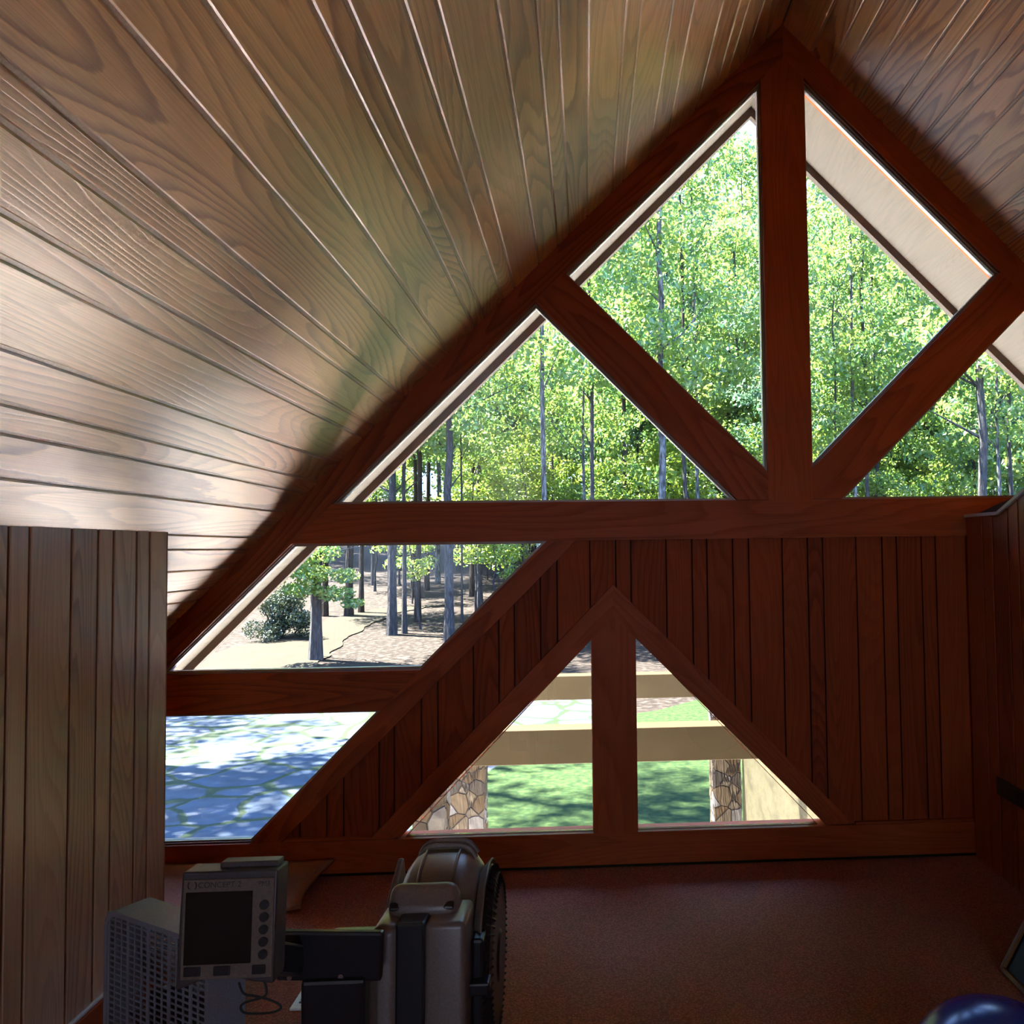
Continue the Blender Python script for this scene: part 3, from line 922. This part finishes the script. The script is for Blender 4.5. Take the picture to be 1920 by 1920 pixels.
# the wood behind: trees nothing in the picture tells apart
placed = [(a[0], a[1]) for a in special]
n = 0
while n < 105:
    y = 47 + 68 * RT.random() ** 0.9
    x = y * RT.uniform(-0.62, 0.66)
    if any((x - a) ** 2 + (y - b) ** 2 < 6 for a, b in placed): continue
    if abs(x + 11.5) < 4 and y < 56: continue
    if x < 2 and y < 80 and RT.random() < 0.6: continue
    placed.append((x, y))
    tree(x, y, RT.uniform(0.18, 0.42), RT.randrange(4), RT.randrange(4), 'tall leafy tree in the dense woods beyond the lawn', 'woodland trees',
         hs=min(1.9, max(1.0, y / 44)) * RT.uniform(0.85, 1.15), crown='high' if (x < -2 and y < 80) else True)
    n += 1
# young trees with bright low leaves
n = 0
while n < 120:
    y = RT.uniform(48, 80)
    x = y * RT.uniform(-0.25, 0.6)
    if any((x - a) ** 2 + (y - b) ** 2 < 1.5 for a, b in placed): continue
    placed.append((x, y))
    k = RT.uniform(0.8, 1.7)
    t = empty('young_tree', (x, y, gh(y)), 'small bright green understory tree among the woodland trunks', 'tree', 0, 'understory saplings')
    child('trunk', SAPT, t, (k, k, k), RT.uniform(0, 6.28))
    child('foliage', SAPS[RT.randrange(3)], t, (k, k, k), RT.uniform(0, 6.28))
    n += 1
# named young trees and the shrub by the path
t = empty('young_tree', (-11.35, 36.4, gh(36.4)), 'fresh green young tree spreading over the left end of the sandy path', 'tree')
child('trunk', SAPT, t, (1, 1, 0.8)); child('foliage', leaf_mesh('crown_mesh', [(x_ - 0.9, -1.5, z_, a_, b_, c_) for x_, z_, a_, b_, c_ in ((-0.5, 3.3, 0.8, 0.4, 420), (0.3, 3.9, 1.0, 0.5, 700), (1.3, 3.5, 0.9, 0.4, 620), (2.2, 2.7, 0.8, 0.3, 380), (2.9, 2.3, 0.5, 0.2, 150), (0.2, 4.7, 1.1, 0.5, 700), (1.6, 4.4, 0.9, 0.5, 560), (0.9, 2.9, 0.8, 0.3, 420), (2.6, 3.4, 0.6, 0.3, 240))], 0.17, M_leaf, 300, 1.0), t)
t = empty('young_tree', (-8.3, 43.5, gh(43.5)), 'slim crooked sapling with a tuft of leaves beside the leaning trunk', 'tree')
child('trunk', trunk_mesh('crooked_trunk_mesh', 6.0, 0.06, -0.10, 3, M_bark, 12, 6), t)
child('foliage', leaf_mesh('crown_mesh', [(0.0, 0, 3.2, 0.7, 0.4, 220), (-0.9, 0, 3.4, 0.6, 0.35, 160), (-0.4, 0, 2.7, 0.5, 0.3, 110)], 0.16, M_leaf_y, 301, 1.0), t)
t = empty('young_tree', (-4.6, 43.0, gh(43.0)), 'bright leaved young tree at the right end of the long window', 'tree')
child('trunk', SAPT, t, (1, 1, 1)); child('foliage', leaf_mesh('crown_mesh', [(0.3, 0, 3.8, 1.2, 0.6, 700), (-0.9, 0, 4.6, 1.0, 0.5, 420), (0.4, 0, 5.2, 1.4, 0.6, 700), (1.0, 0, 2.8, 0.8, 0.4, 260)], 0.17, M_leaf_y, 302, 1.0), t)
t = empty('evergreen_shrub', (-14.6, 41.5, gh(41.5)), 'dark rounded evergreen shrub at the left edge of the sandy path', 'shrub')
sb = []
rs = random.Random(5)
for _ in range(26):
    a = rs.uniform(0, 6.28); d = rs.uniform(0, 1.3)
    sb.append((d * math.cos(a), d * math.sin(a), rs.uniform(0.3, 2.3), 0.6, 0.45, 430))
child('foliage', leaf_mesh('shrub_mesh', sb, 0.11, M_leaf_d, 303), t)
mb = MB()
for k in range(7):
    a = k * 0.9
    tube(mb, [(0, 0, -0.1), (0.3 * math.cos(a), 0.3 * math.sin(a), 0.7), (0.8 * math.cos(a), 0.8 * math.sin(a), 1.7)], [0.05, 0.035, 0.015], 5)
o = mb.build('stems', M_bark_b, t, smooth=True)
# big shade trees on the lawn's edges whose crowns stay above the frame but dapple the ground
for x, y, ti, lb in ((-14.0, 16.5, 0, 'nearest tall shade tree left of the flagstone patio'), (-16.5, 21.0, 3, 'second tall shade tree left of the flagstone patio'),
                 (-19.5, 26.5, 1, 'third tall shade tree left of the flagstone patio'), (-22.5, 32.0, 2, 'farthest tall shade tree left of the flagstone patio')):
    tree(x, y, 0.42, ti, 0, lb, None, crown='high')
tree(-13.2, 20.3, 0.5, 0, 0, 'very tall shade tree whose crown shadows the lawn', None, crown='high', hs=1.45)

# ------------------------------------------------------------------ things in the room
# box fan standing at a slant beside the left wall
FD = Vector((-0.843, 0.539, 0)).normalized()
fan = empty('box_fan', (-1.215, 2.61, 0), 'grey metal box fan with slotted grilles standing on the carpet by the left wall', 'fan', rz=math.atan2(-FD.y, -FD.x))
# local x runs along the face (right end nearest the viewer), local -y is the face turned to the room
FW, FH, FDp = 0.50, 0.508, 0.115
def fan_shell():
    mb = MB()
    def outline(w, h, r, n=6):
        pts = []
        for cx_, cz_, a0 in ((w / 2 - r, r, -90), (w / 2 - r, h - r, 0), (-w / 2 + r, h - r, 90), (-w / 2 + r, r, 180)):
            for k in range(n + 1):
                a = math.radians(a0 + 90 * k / n)
                pts.append((cx_ + r * math.cos(a), cz_ + r * math.sin(a)))
        return pts
    O = outline(FW, FH, 0.05); I = outline(FW - 0.03, FH - 0.03, 0.04)
    I = [(x, z + 0.015) for x, z in I]
    k = len(O)
    y0, y1 = -FDp / 2, FDp / 2
    for i in range(k):
        j = (i + 1) % k
        o0, o1, i0, i1 = O[i], O[j], I[i], I[j]
        mb.face([(o0[0], y0, o0[1]), (o0[0], y1, o0[1]), (o1[0], y1, o1[1]), (o1[0], y0, o1[1])][::-1])
        mb.face([(i0[0], y0, i0[1]), (i0[0], y1, i0[1]), (i1[0], y1, i1[1]), (i1[0], y0, i1[1])])
        mb.face([(o0[0], y0, o0[1]), (o1[0], y0, o1[1]), (i1[0], y0, i1[1]), (i0[0], y0, i0[1])])
        mb.face([(o0[0], y1, o0[1]), (o1[0], y1, o1[1]), (i1[0], y1, i1[1]), (i0[0], y1, i0[1])][::-1])
    return mb
o = fan_shell().build('housing', M_fan, fan); o.location = (0, 0, 0.03)
def grille(y):
    b = bmesh.new()
    w, h = FW - 0.036, FH - 0.036
    n = 27
    for k in range(n):
        z = 0.02 + 0.018 + (h - 0.02) * k / (n - 1)
        addbox(b, (0, y, z + 0.008), (w, 0.003, 0.005))
    for k in range(15):
        x = -w / 2 + w * k / 14
        addbox(b, (x, y - 0.001, 0.018 + h / 2 + 0.01), (0.0045 if k % 3 else 0.012, 0.004, h))
    return b
o = bmobj('grille', grille(-FDp / 2 + 0.006), M_fan, fan); o.location = (0, 0, 0.03)
o = bmobj('grille', grille(FDp / 2 - 0.006), M_fan, fan); o.location = (0, 0, 0.03)
b = bmesh.new()
for k in range(5):
    a = k * 2 * math.pi / 5
    vs = []
    for (rr, da, yy) in ((0.05, -0.3, -0.015), (0.05, 0.3, 0.015), (0.205, 0.42, 0.022), (0.215, 0.0, 0.0), (0.19, -0.35, -0.022)):
        vs.append(b.verts.new((rr * math.cos(a + da), yy, 0.29 + rr * math.sin(a + da))))
    b.faces.new(vs)
r = bmesh.ops.solidify(b, geom=b.faces[:], thickness=0.003)
o = bmobj('fan_blades', b, M_darkplas, fan)
b = bmesh.new(); addcyl(b, (0, -0.038, 0.29), (0, 0.04, 0.29), 0.062, 0.05, 24)
bmobj('motor', b, M_black, fan)
for sx in (-1, 1):
    b = bmesh.new(); addbox(b, (sx * 0.17, 0, 0.016), (0.035, 0.19, 0.032), bev=0.006)
    bmobj('foot', b, M_darkplas, fan)

# rowing machine -----------------------------------------------------------
ROW = Vector((-0.40, 2.35, 0))
row = empty('rowing_machine', tuple(ROW), 'grey and black rowing machine with flywheel cage and dark monitor on an arm', 'rowing machine')
CZ, WR = 0.515, 0.275          # flywheel centre height and shroud radius
def arc_band(x0, x1, r_fn, a0, a1, n=40, inner=None):
    """band around the wheel axis (x); profile radius r_fn(t across)"""
    mb = MB(); m_ = 12
    grid = []
    for i in range(n + 1):
        a = math.radians(a0 + (a1 - a0) * i / n)
        row_ = []
        for j in range(m_ + 1):
            t = j / m_; x = x0 + (x1 - x0) * t; r_ = r_fn(t)
            row_.append((x, -r_ * math.cos(a), CZ + r_ * math.sin(a)))
        grid.append(row_)
    for i in range(n):
        for j in range(m_):
            mb.face([grid[i][j], grid[i][j + 1], grid[i + 1][j + 1], grid[i + 1][j]])
    return mb
# angle 0 = towards the rower, 90 = top
fly = arc_band(-0.100, 0.122, lambda t: WR - 0.085 * abs(2 * t - 1) ** 4.0, -40, 215).build('flywheel_shroud', M_greyplas, row, smooth=True, merge=True)
md = fly.modifiers.new('thick', 'SOLIDIFY'); md.thickness = 0.006; md.offset = -1
for sx in (-0.034, 0.054):
    mb = MB()
    pts = []
    for k in range(45):
        a = math.radians(8 + 190 * k / 44); r_ = WR + 0.001
        pts.append((sx, -r_ * math.cos(a), CZ + r_ * math.sin(a)))
    tube(mb, pts, 0.0042, 6)
    mb.build('rib', M_greyplas, fly, smooth=True)
# side dishes of the cage
def dish(x0, x1, R0, name, M, slots):
    mb = MB(); n = 60
    prof = [(x0, R0), (x0 + (x1 - x0) * 0.45, R0 * 1.03), (x0 + (x1 - x0) * 0.9, R0 * 0.93), (x1, R0 * 0.80), (x1, R0 * 0.30), (x1 * 1.0 + (x1 - x0) * 0.12, R0 * 0.26), (x1 + (x1 - x0) * 0.12, 0.0)]
    for (xa, ra), (xb, rb) in zip(prof[:-1], prof[1:]):
        for k in range(n):
            a, c = 2 * math.pi * k / n, 2 * math.pi * (k + 1) / n
            f = [(xa, ra * math.cos(a), CZ + ra * math.sin(a)), (xa, ra * math.cos(c), CZ + ra * math.sin(c)), (xb, rb * math.cos(c), CZ + rb * math.sin(c)), (xb, rb * math.cos(a), CZ + rb * math.sin(a))]
            if rb == 0: f = f[:3]
            mb.face(f)
    # slanted raised louvres
    for k in range(slots):
        a = 2 * math.pi * k / slots
        for (ra, rb, da) in ((0.82, 0.94, 0.05),):
            p0 = Vector((x1 + (x1 - x0) * 0.03, R0 * ra * math.cos(a), CZ + R0 * ra * math.sin(a)))
            p1 = Vector((x0 + (x1 - x0) * 0.62, R0 * 1.03 * math.cos(a + da), CZ + R0 * 1.03 * math.sin(a + da)))
            tube(mb, [p0, p1], 0.0042, 4)
    return mb.build(name, M, row)
dish(0.110, 0.158, 0.222, 'side_cage', M_black, 64)
dish(-0.070, -0.105, 0.185, 'side_cage', M_black, 40)
# flared lip at the right of the shroud
mb = arc_band(0.112, 0.132, lambda t: 0.222 + 0.022 * t, 35, 150, 30)
o = mb.build('shroud_lip', M_greyplas, row, smooth=True, merge=True)
md = o.modifiers.new('thick', 'SOLIDIFY'); md.thickness = 0.004
# carrying handle on top
mb = MB()
hp = []
for k in range(17):
    t = k / 16; x = -0.058 + 0.150 * t
    hp.append((x, 0.055, CZ + WR - 0.022 + 0.034 * (1 - abs(2 * t - 1) ** 5)))
tube(mb, hp, 0.0095, 8)
hp = [(p[0], 0.03, p[2] - 0.004) for p in hp]
tube(mb, hp, 0.0085, 8)
mb.build('carry_handle', M_greyplas, row, smooth=True)
# front hood with two finger slots, above the chain opening
b = bmesh.new()
addbox(b, (0.004, -0.215, 0.742), (0.166, 0.105, 0.085), Matrix.Rotation(math.radians(-38), 3, 'X'), bev=0.028, seg=4)
hood = bmobj('chain_hood', b, M_greyplas, row, smooth=True)
for sx in (-0.060, 0.066):
    b = bmesh.new(); addbox(b, (sx, -0.262, 0.757), (0.026, 0.012, 0.020), Matrix.Rotation(math.radians(-38), 3, 'X'), bev=0.005)
    bmobj('slot', b, M_black, hood)
# lower body: two grey cheeks and a black centre strip
b = bmesh.new()
addbox(b, (-0.068, -0.275, 0.44), (0.060, 0.16, 0.60), Matrix.Rotation(math.radians(-3), 3, 'X'), bev=0.022, seg=4)
bmobj('cheek', b, M_greyplas, row, smooth=True)
b = bmesh.new()
addbox(b, (0.067, -0.265, 0.44), (0.094, 0.16, 0.60), Matrix.Rotation(math.radians(-3), 3, 'X'), bev=0.014, seg=4)
bmobj('cheek', b, M_greyplas, row, smooth=True)
b = bmesh.new()
addbox(b, (-0.010, -0.280, 0.435), (0.066, 0.145, 0.62), Matrix.Rotation(math.radians(-3), 3, 'X'), bev=0.006)
bmobj('chain_cover', b, M_black, row)
b = bmesh.new()
addbox(b, (-0.108, -0.315, 0.40), (0.055, 0.15, 0.55), bev=0.028, seg=4)
bmobj('shoulder', b, M_greyplas, row, smooth=True)
# right side strut carrying the cage
b = bmesh.new()
addbox(b, (0.128, -0.18, 0.38), (0.03, 0.10, 0.56), bev=0.008)
addbox(b, (0.135, -0.235, 0.555), (0.05, 0.05, 0.03), bev=0.005)
bmobj('side_strut', b, M_black, row)
# left leg plate seen behind the shroud
b = bmesh.new()
addbox(b, (-0.140, 0.10, 0.56), (0.018, 0.28, 0.22), Matrix.Rotation(math.radians(24), 3, 'X'), bev=0.006)
bmobj('leg_plate', b, M_greyplas, row)
b = bmesh.new()
addbox(b, (-0.185, -0.16, 0.642), (0.12, 0.10, 0.022), bev=0.010, seg=3)
bmobj('foot_stay', b, M_greyplas, row, smooth=True)
# monitor arm: plate and column
b = bmesh.new()
addbox(b, (-0.160, -0.43, 0.728), (0.222, 0.022, 0.104), Matrix.Rotation(math.radians(2.5), 3, 'Y'), bev=0.006)
addbox(b, (-0.232, -0.64, 0.825), (0.035, 0.46, 0.06), Matrix.Rotation(math.radians(-27), 3, 'X') , bev=0.006)
arm = bmobj('monitor_arm', b, M_black, row)
b = bmesh.new()
for px, pz in ((-0.237, 0.766), (-0.243, 0.690), (-0.135, 0.688)):
    addcyl(b, (px, -0.446, pz), (px, -0.440, pz), 0.0055, seg=12)
bmobj('bolt', b, M_steel, arm)
b = bmesh.new()
addbox(b, (-0.150, -0.43, 0.345), (0.135, 0.05, 0.68), bev=0.008)
bmobj('arm_column', b, M_black, row)
# floor parts: front foot bar, rail towards the rower
b = bmesh.new()
addbox(b, (0, 0.16, 0.02), (0.52, 0.06, 0.04), bev=0.008); addbox(b, (0, 0.12, 0.15), (0.05, 0.06, 0.26), bev=0.004)
addbox(b, (0, -0.45, 0.02), (0.40, 0.06, 0.04), bev=0.008)
bmobj('foot_bar', b, M_darkplas, row)
b = bmesh.new(); addbox(b, (0, -0.95, 0.23), (0.055, 1.3, 0.07), bev=0.004); addbox(b, (0, -1.58, 0.10), (0.30, 0.05, 0.2), bev=0.004)
bmobj('rail', b, M_steel, row)

# the monitor ---------------------------------------------------------------
mon_o = MB()
MW, MH, MD_ = 0.150, 0.180, 0.052
prof = [(-MW / 2 - 0.004, -MH / 2 + 0.000), (-MW / 2 + 0.035, -MH / 2 + 0.014), (-MW / 2 + 0.045, -MH / 2 + 0.022), (-MW / 2 + 0.085, -MH / 2 + 0.018), (-MW / 2 + 0.115, -MH / 2 + 0.010), (MW / 2 - 0.002, -MH / 2 + 0.006), (MW / 2, MH / 2), (-MW / 2, MH / 2)]
prism(mon_o, ccw(prof), 0.0, MD_)
mon = mon_o.build('monitor', M_darkplas, row, merge=True)
bv = mon.modifiers.new('bevel', 'BEVEL'); bv.width = 0.0035; bv.segments = 3; bv.limit_method = 'ANGLE'
mon.location = Vector((-0.5755, 1.42, 1.000)) - ROW
mon.rotation_euler = (math.radians(-4), 0, math.radians(0))
M_face = plain('monitor_face_plastic', (0.14, 0.098, 0.070), 0.6, 0.3)
def mpart(name, c, s, M, bev=0.0, parent=mon):
    b = bmesh.new(); addbox(b, c, s, bev=bev); return bmobj(name, b, M, parent)
mpart('face_plate', (0.0, -0.001, 0.003), (MW - 0.008, 0.004, MH - 0.028), M_face, 0.0015)
mpart('screen', (-0.014, -0.0035, 0.005), (0.104, 0.003, 0.110), M_screen, 0.001)
for k in range(5):
    b = bmesh.new(); addcyl(b, (0.057, -0.0065, 0.038 - k * 0.0188), (0.057, -0.002, 0.038 - k * 0.0188), 0.0072, seg=20)
    bmobj('button', b, M_black, mon)
for xx in (-0.052, -0.006, 0.051):
    mpart('button', (xx, -0.0045, -0.060), (0.026 if xx < 0.04 else 0.021, 0.004, 0.014), M_black, 0.0015)
mpart('battery_cover', (0.022, MD_ * 0.68, MH / 2 + 0.0035), (0.092, MD_ * 0.55, 0.010), M_darkplas, 0.002)
def text(name, s, size, loc, M, parent, sx=1.0):
    cu = bpy.data.curves.new(name, 'FONT'); cu.body = s; cu.size = size; cu.extrude = 0.0002
    to = bpy.data.objects.new('tmp', cu); COL.objects.link(to)
    bpy.context.view_layer.update()
    me = bpy.data.meshes.new_from_object(to.evaluated_get(bpy.context.evaluated_depsgraph_get()))
    bpy.data.objects.remove(to)
    me.materials.clear(); me.materials.append(M)
    o = bpy.data.objects.new(name, me); COL.objects.link(o); o.parent = parent
    o.location = loc; o.rotation_euler = (math.radians(90), 0, 0); o.scale = (sx, 1, 1)
    return o
text('lettering', 'CONCEPT 2', 0.0125, (-0.048, -0.0032, 0.0665), M_black, mon, 1.0)
text('lettering', 'PM3', 0.0105, (0.046, -0.0032, 0.0670), M_black, mon, 1.0)
mb = MB()
for s_ in (-1, 1):
    tube(mb, [(-0.057 + s_ * (0.002 + 0.0045 * math.cos(a)), -0.0035, 0.0705 + 0.006 * math.sin(a)) for a in [(-1.1 + 2.2 * k / 8) for k in range(9)]], 0.0008, 5)
mb.build('emblem', M_black, mon)
# cable loop hanging below the monitor
mb = MB()
loop = [(0.02, 0.02, -0.08), (0.028, 0.015, -0.100), (0.022, 0.012, -0.107), (-0.004, 0.01, -0.113), (-0.010, 0.01, -0.121), (0.0, 0.008, -0.128), (0.036, 0.006, -0.128), (0.052, 0.008, -0.124), (0.050, 0.01, -0.118), (0.034, 0.012, -0.111), (0.010, 0.016, -0.106), (-0.01, 0.02, -0.103), (-0.02, 0.025, -0.088)]
def smooth_pts(p, n=4):
    p = [Vector(q) for q in p]; out = []
    for i in range(len(p) - 1):
        a = p[max(i - 1, 0)]; b_, c = p[i], p[i + 1]; d = p[min(i + 2, len(p) - 1)]
        for k in range(n):
            t = k / n
            out.append(0.5 * ((2 * b_) + (c - a) * t + (2 * a - 5 * b_ + 4 * c - d) * t * t + (3 * b_ - a - 3 * c + d) * t ** 3))
    out.append(p[-1]); return out
tube(mb, [q + Vector((0.030, 0.0, -0.002)) for q in smooth_pts(loop)], 0.0019, 6)
mb.build('cable', M_blackmat, mon, smooth=True)

# foam mat against the gable, under the lower left window ----------------------
mb = MB()
nu, nv = 24, 18
for i in range(nu):
    for j in range(nv):
        P = []
        for a, c in ((i, j), (i + 1, j), (i + 1, j + 1), (i, j + 1)):
            u = a / nu; v = c / nv
            # v: 0 front edge on the carpet, 1 top edge leaning on the sill beam
            y = 3.93 + 0.385 * v
            z = 0.012 + 0.105 * max(0, v - 0.12) ** 1.1 + 0.010 * math.sin(u * 5 + 1) * v
            xr = -1.245 - 0.055 * math.sin(v * 3.0 + 0.2) * (1 - 0.3 * v) - 0.02 * (1 - v)
            x = -2.6 + (xr + 2.6) * u
            if u > 0.9: z += 0.02 * (u - 0.9) / 0.1 * (1 - v)
            P.append((x, y, z))
        mb.face(P)
o = mb.build('foam_mat', M_mat, None, smooth=True, merge=True)
md = o.modifiers.new('thick', 'SOLIDIFY'); md.thickness = 0.012; md.offset = 1
tag(o, 'brown foam mat on the carpet curling up against the sill below the lower left window', 'mat')

# floor register ---------------------------------------------------------------
fv = empty('floor_register', (-0.98, 3.26, 0.0), 'white slotted floor register in the carpet behind the rowing machine', 'vent')
b = bmesh.new(); addbox(b, (0, 0, 0.004), (0.14, 0.30, 0.008), bev=0.002); bmobj('plate', b, M_white, fv)
b = bmesh.new()
for k in range(12):
    addbox(b, (-0.028, -0.11 + k * 0.02, 0.009), (0.042, 0.009, 0.003)); addbox(b, (0.028, -0.11 + k * 0.02, 0.009), (0.042, 0.009, 0.003))
bmobj('slots', b, M_grille, fv)

# wall register -----------------------------------------------------------------
wv = empty('wall_register', (RX, 3.90, 0.40), 'dark metal register low on the right half wall', 'vent')
b = bmesh.new(); addbox(b, (-0.004, 0, 0.035), (0.008, 0.34, 0.085), bev=0.002); bmobj('frame', b, M_grille, wv)
b = bmesh.new()
for k in range(26):
    addbox(b, (-0.010, -0.15 + k * 0.012, 0.035), (0.004, 0.004, 0.062))
bmobj('louvres', b, plain('louvre_metal', (0.10, 0.08, 0.06), 0.4, metal=0.4), wv)

# exercise ball --------------------------------------------------------------------
b = bmesh.new()
bmesh.ops.create_uvsphere(b, u_segments=64, v_segments=40, radius=0.2325)
for v in b.verts:   # shallow moulded grooves around the ball
    r_ = v.co.length
    s_ = v.co.z / 0.2325
    for g_ in (0.55, 0.25, -0.1, -0.4):
        v.co *= 1 - 0.018 * math.exp(-((s_ - g_) / 0.022) ** 2)
rotm = Matrix.Rotation(math.radians(14), 3, 'X') @ Matrix.Rotation(math.radians(-10), 3, 'Y')
bmesh.ops.rotate(b, matrix=rotm, verts=b.verts)
ball = bmobj('exercise_ball', b, M_ball, None, smooth=True)
ball.location = (0.997, 2.10, 0.232)
tag(ball, 'dark blue glossy exercise ball on the carpet at the lower right', 'ball')

# framed picture leaning on the right wall -----------------------------------------
pic = empty('framed_picture', (1.535, 2.75, 0.005), 'dark framed picture with gilt edge leaning against the right wall', 'picture')
pic.rotation_euler = (0, math.radians(30), 0)
PWd, PHt = 0.86, 0.68
b = bmesh.new()
for c, s in (((0, 0, 0.01), (0.03, PWd, 0.02)), ((0, 0, PHt - 0.01), (0.03, PWd, 0.02)), ((0, -PWd / 2 + 0.01, PHt / 2), (0.03, 0.02, PHt)), ((0, PWd / 2 - 0.01, PHt / 2), (0.03, 0.02, PHt))):
    addbox(b, c, s, bev=0.004)
bmobj('frame', b, M_gilt, pic)
M_pic = mk_noise('dark_painting', [(0.4, (0.010, 0.008, 0.012)), (0.58, (0.03, 0.02, 0.025)), (0.70, (0.14, 0.12, 0.16))], 6.0, rough=0.5, bump=0.0)
b = bmesh.new(); addbox(b, (0.004, 0, PHt / 2), (0.012, PWd - 0.034, PHt - 0.034)); bmobj('painting', b, M_pic, pic)
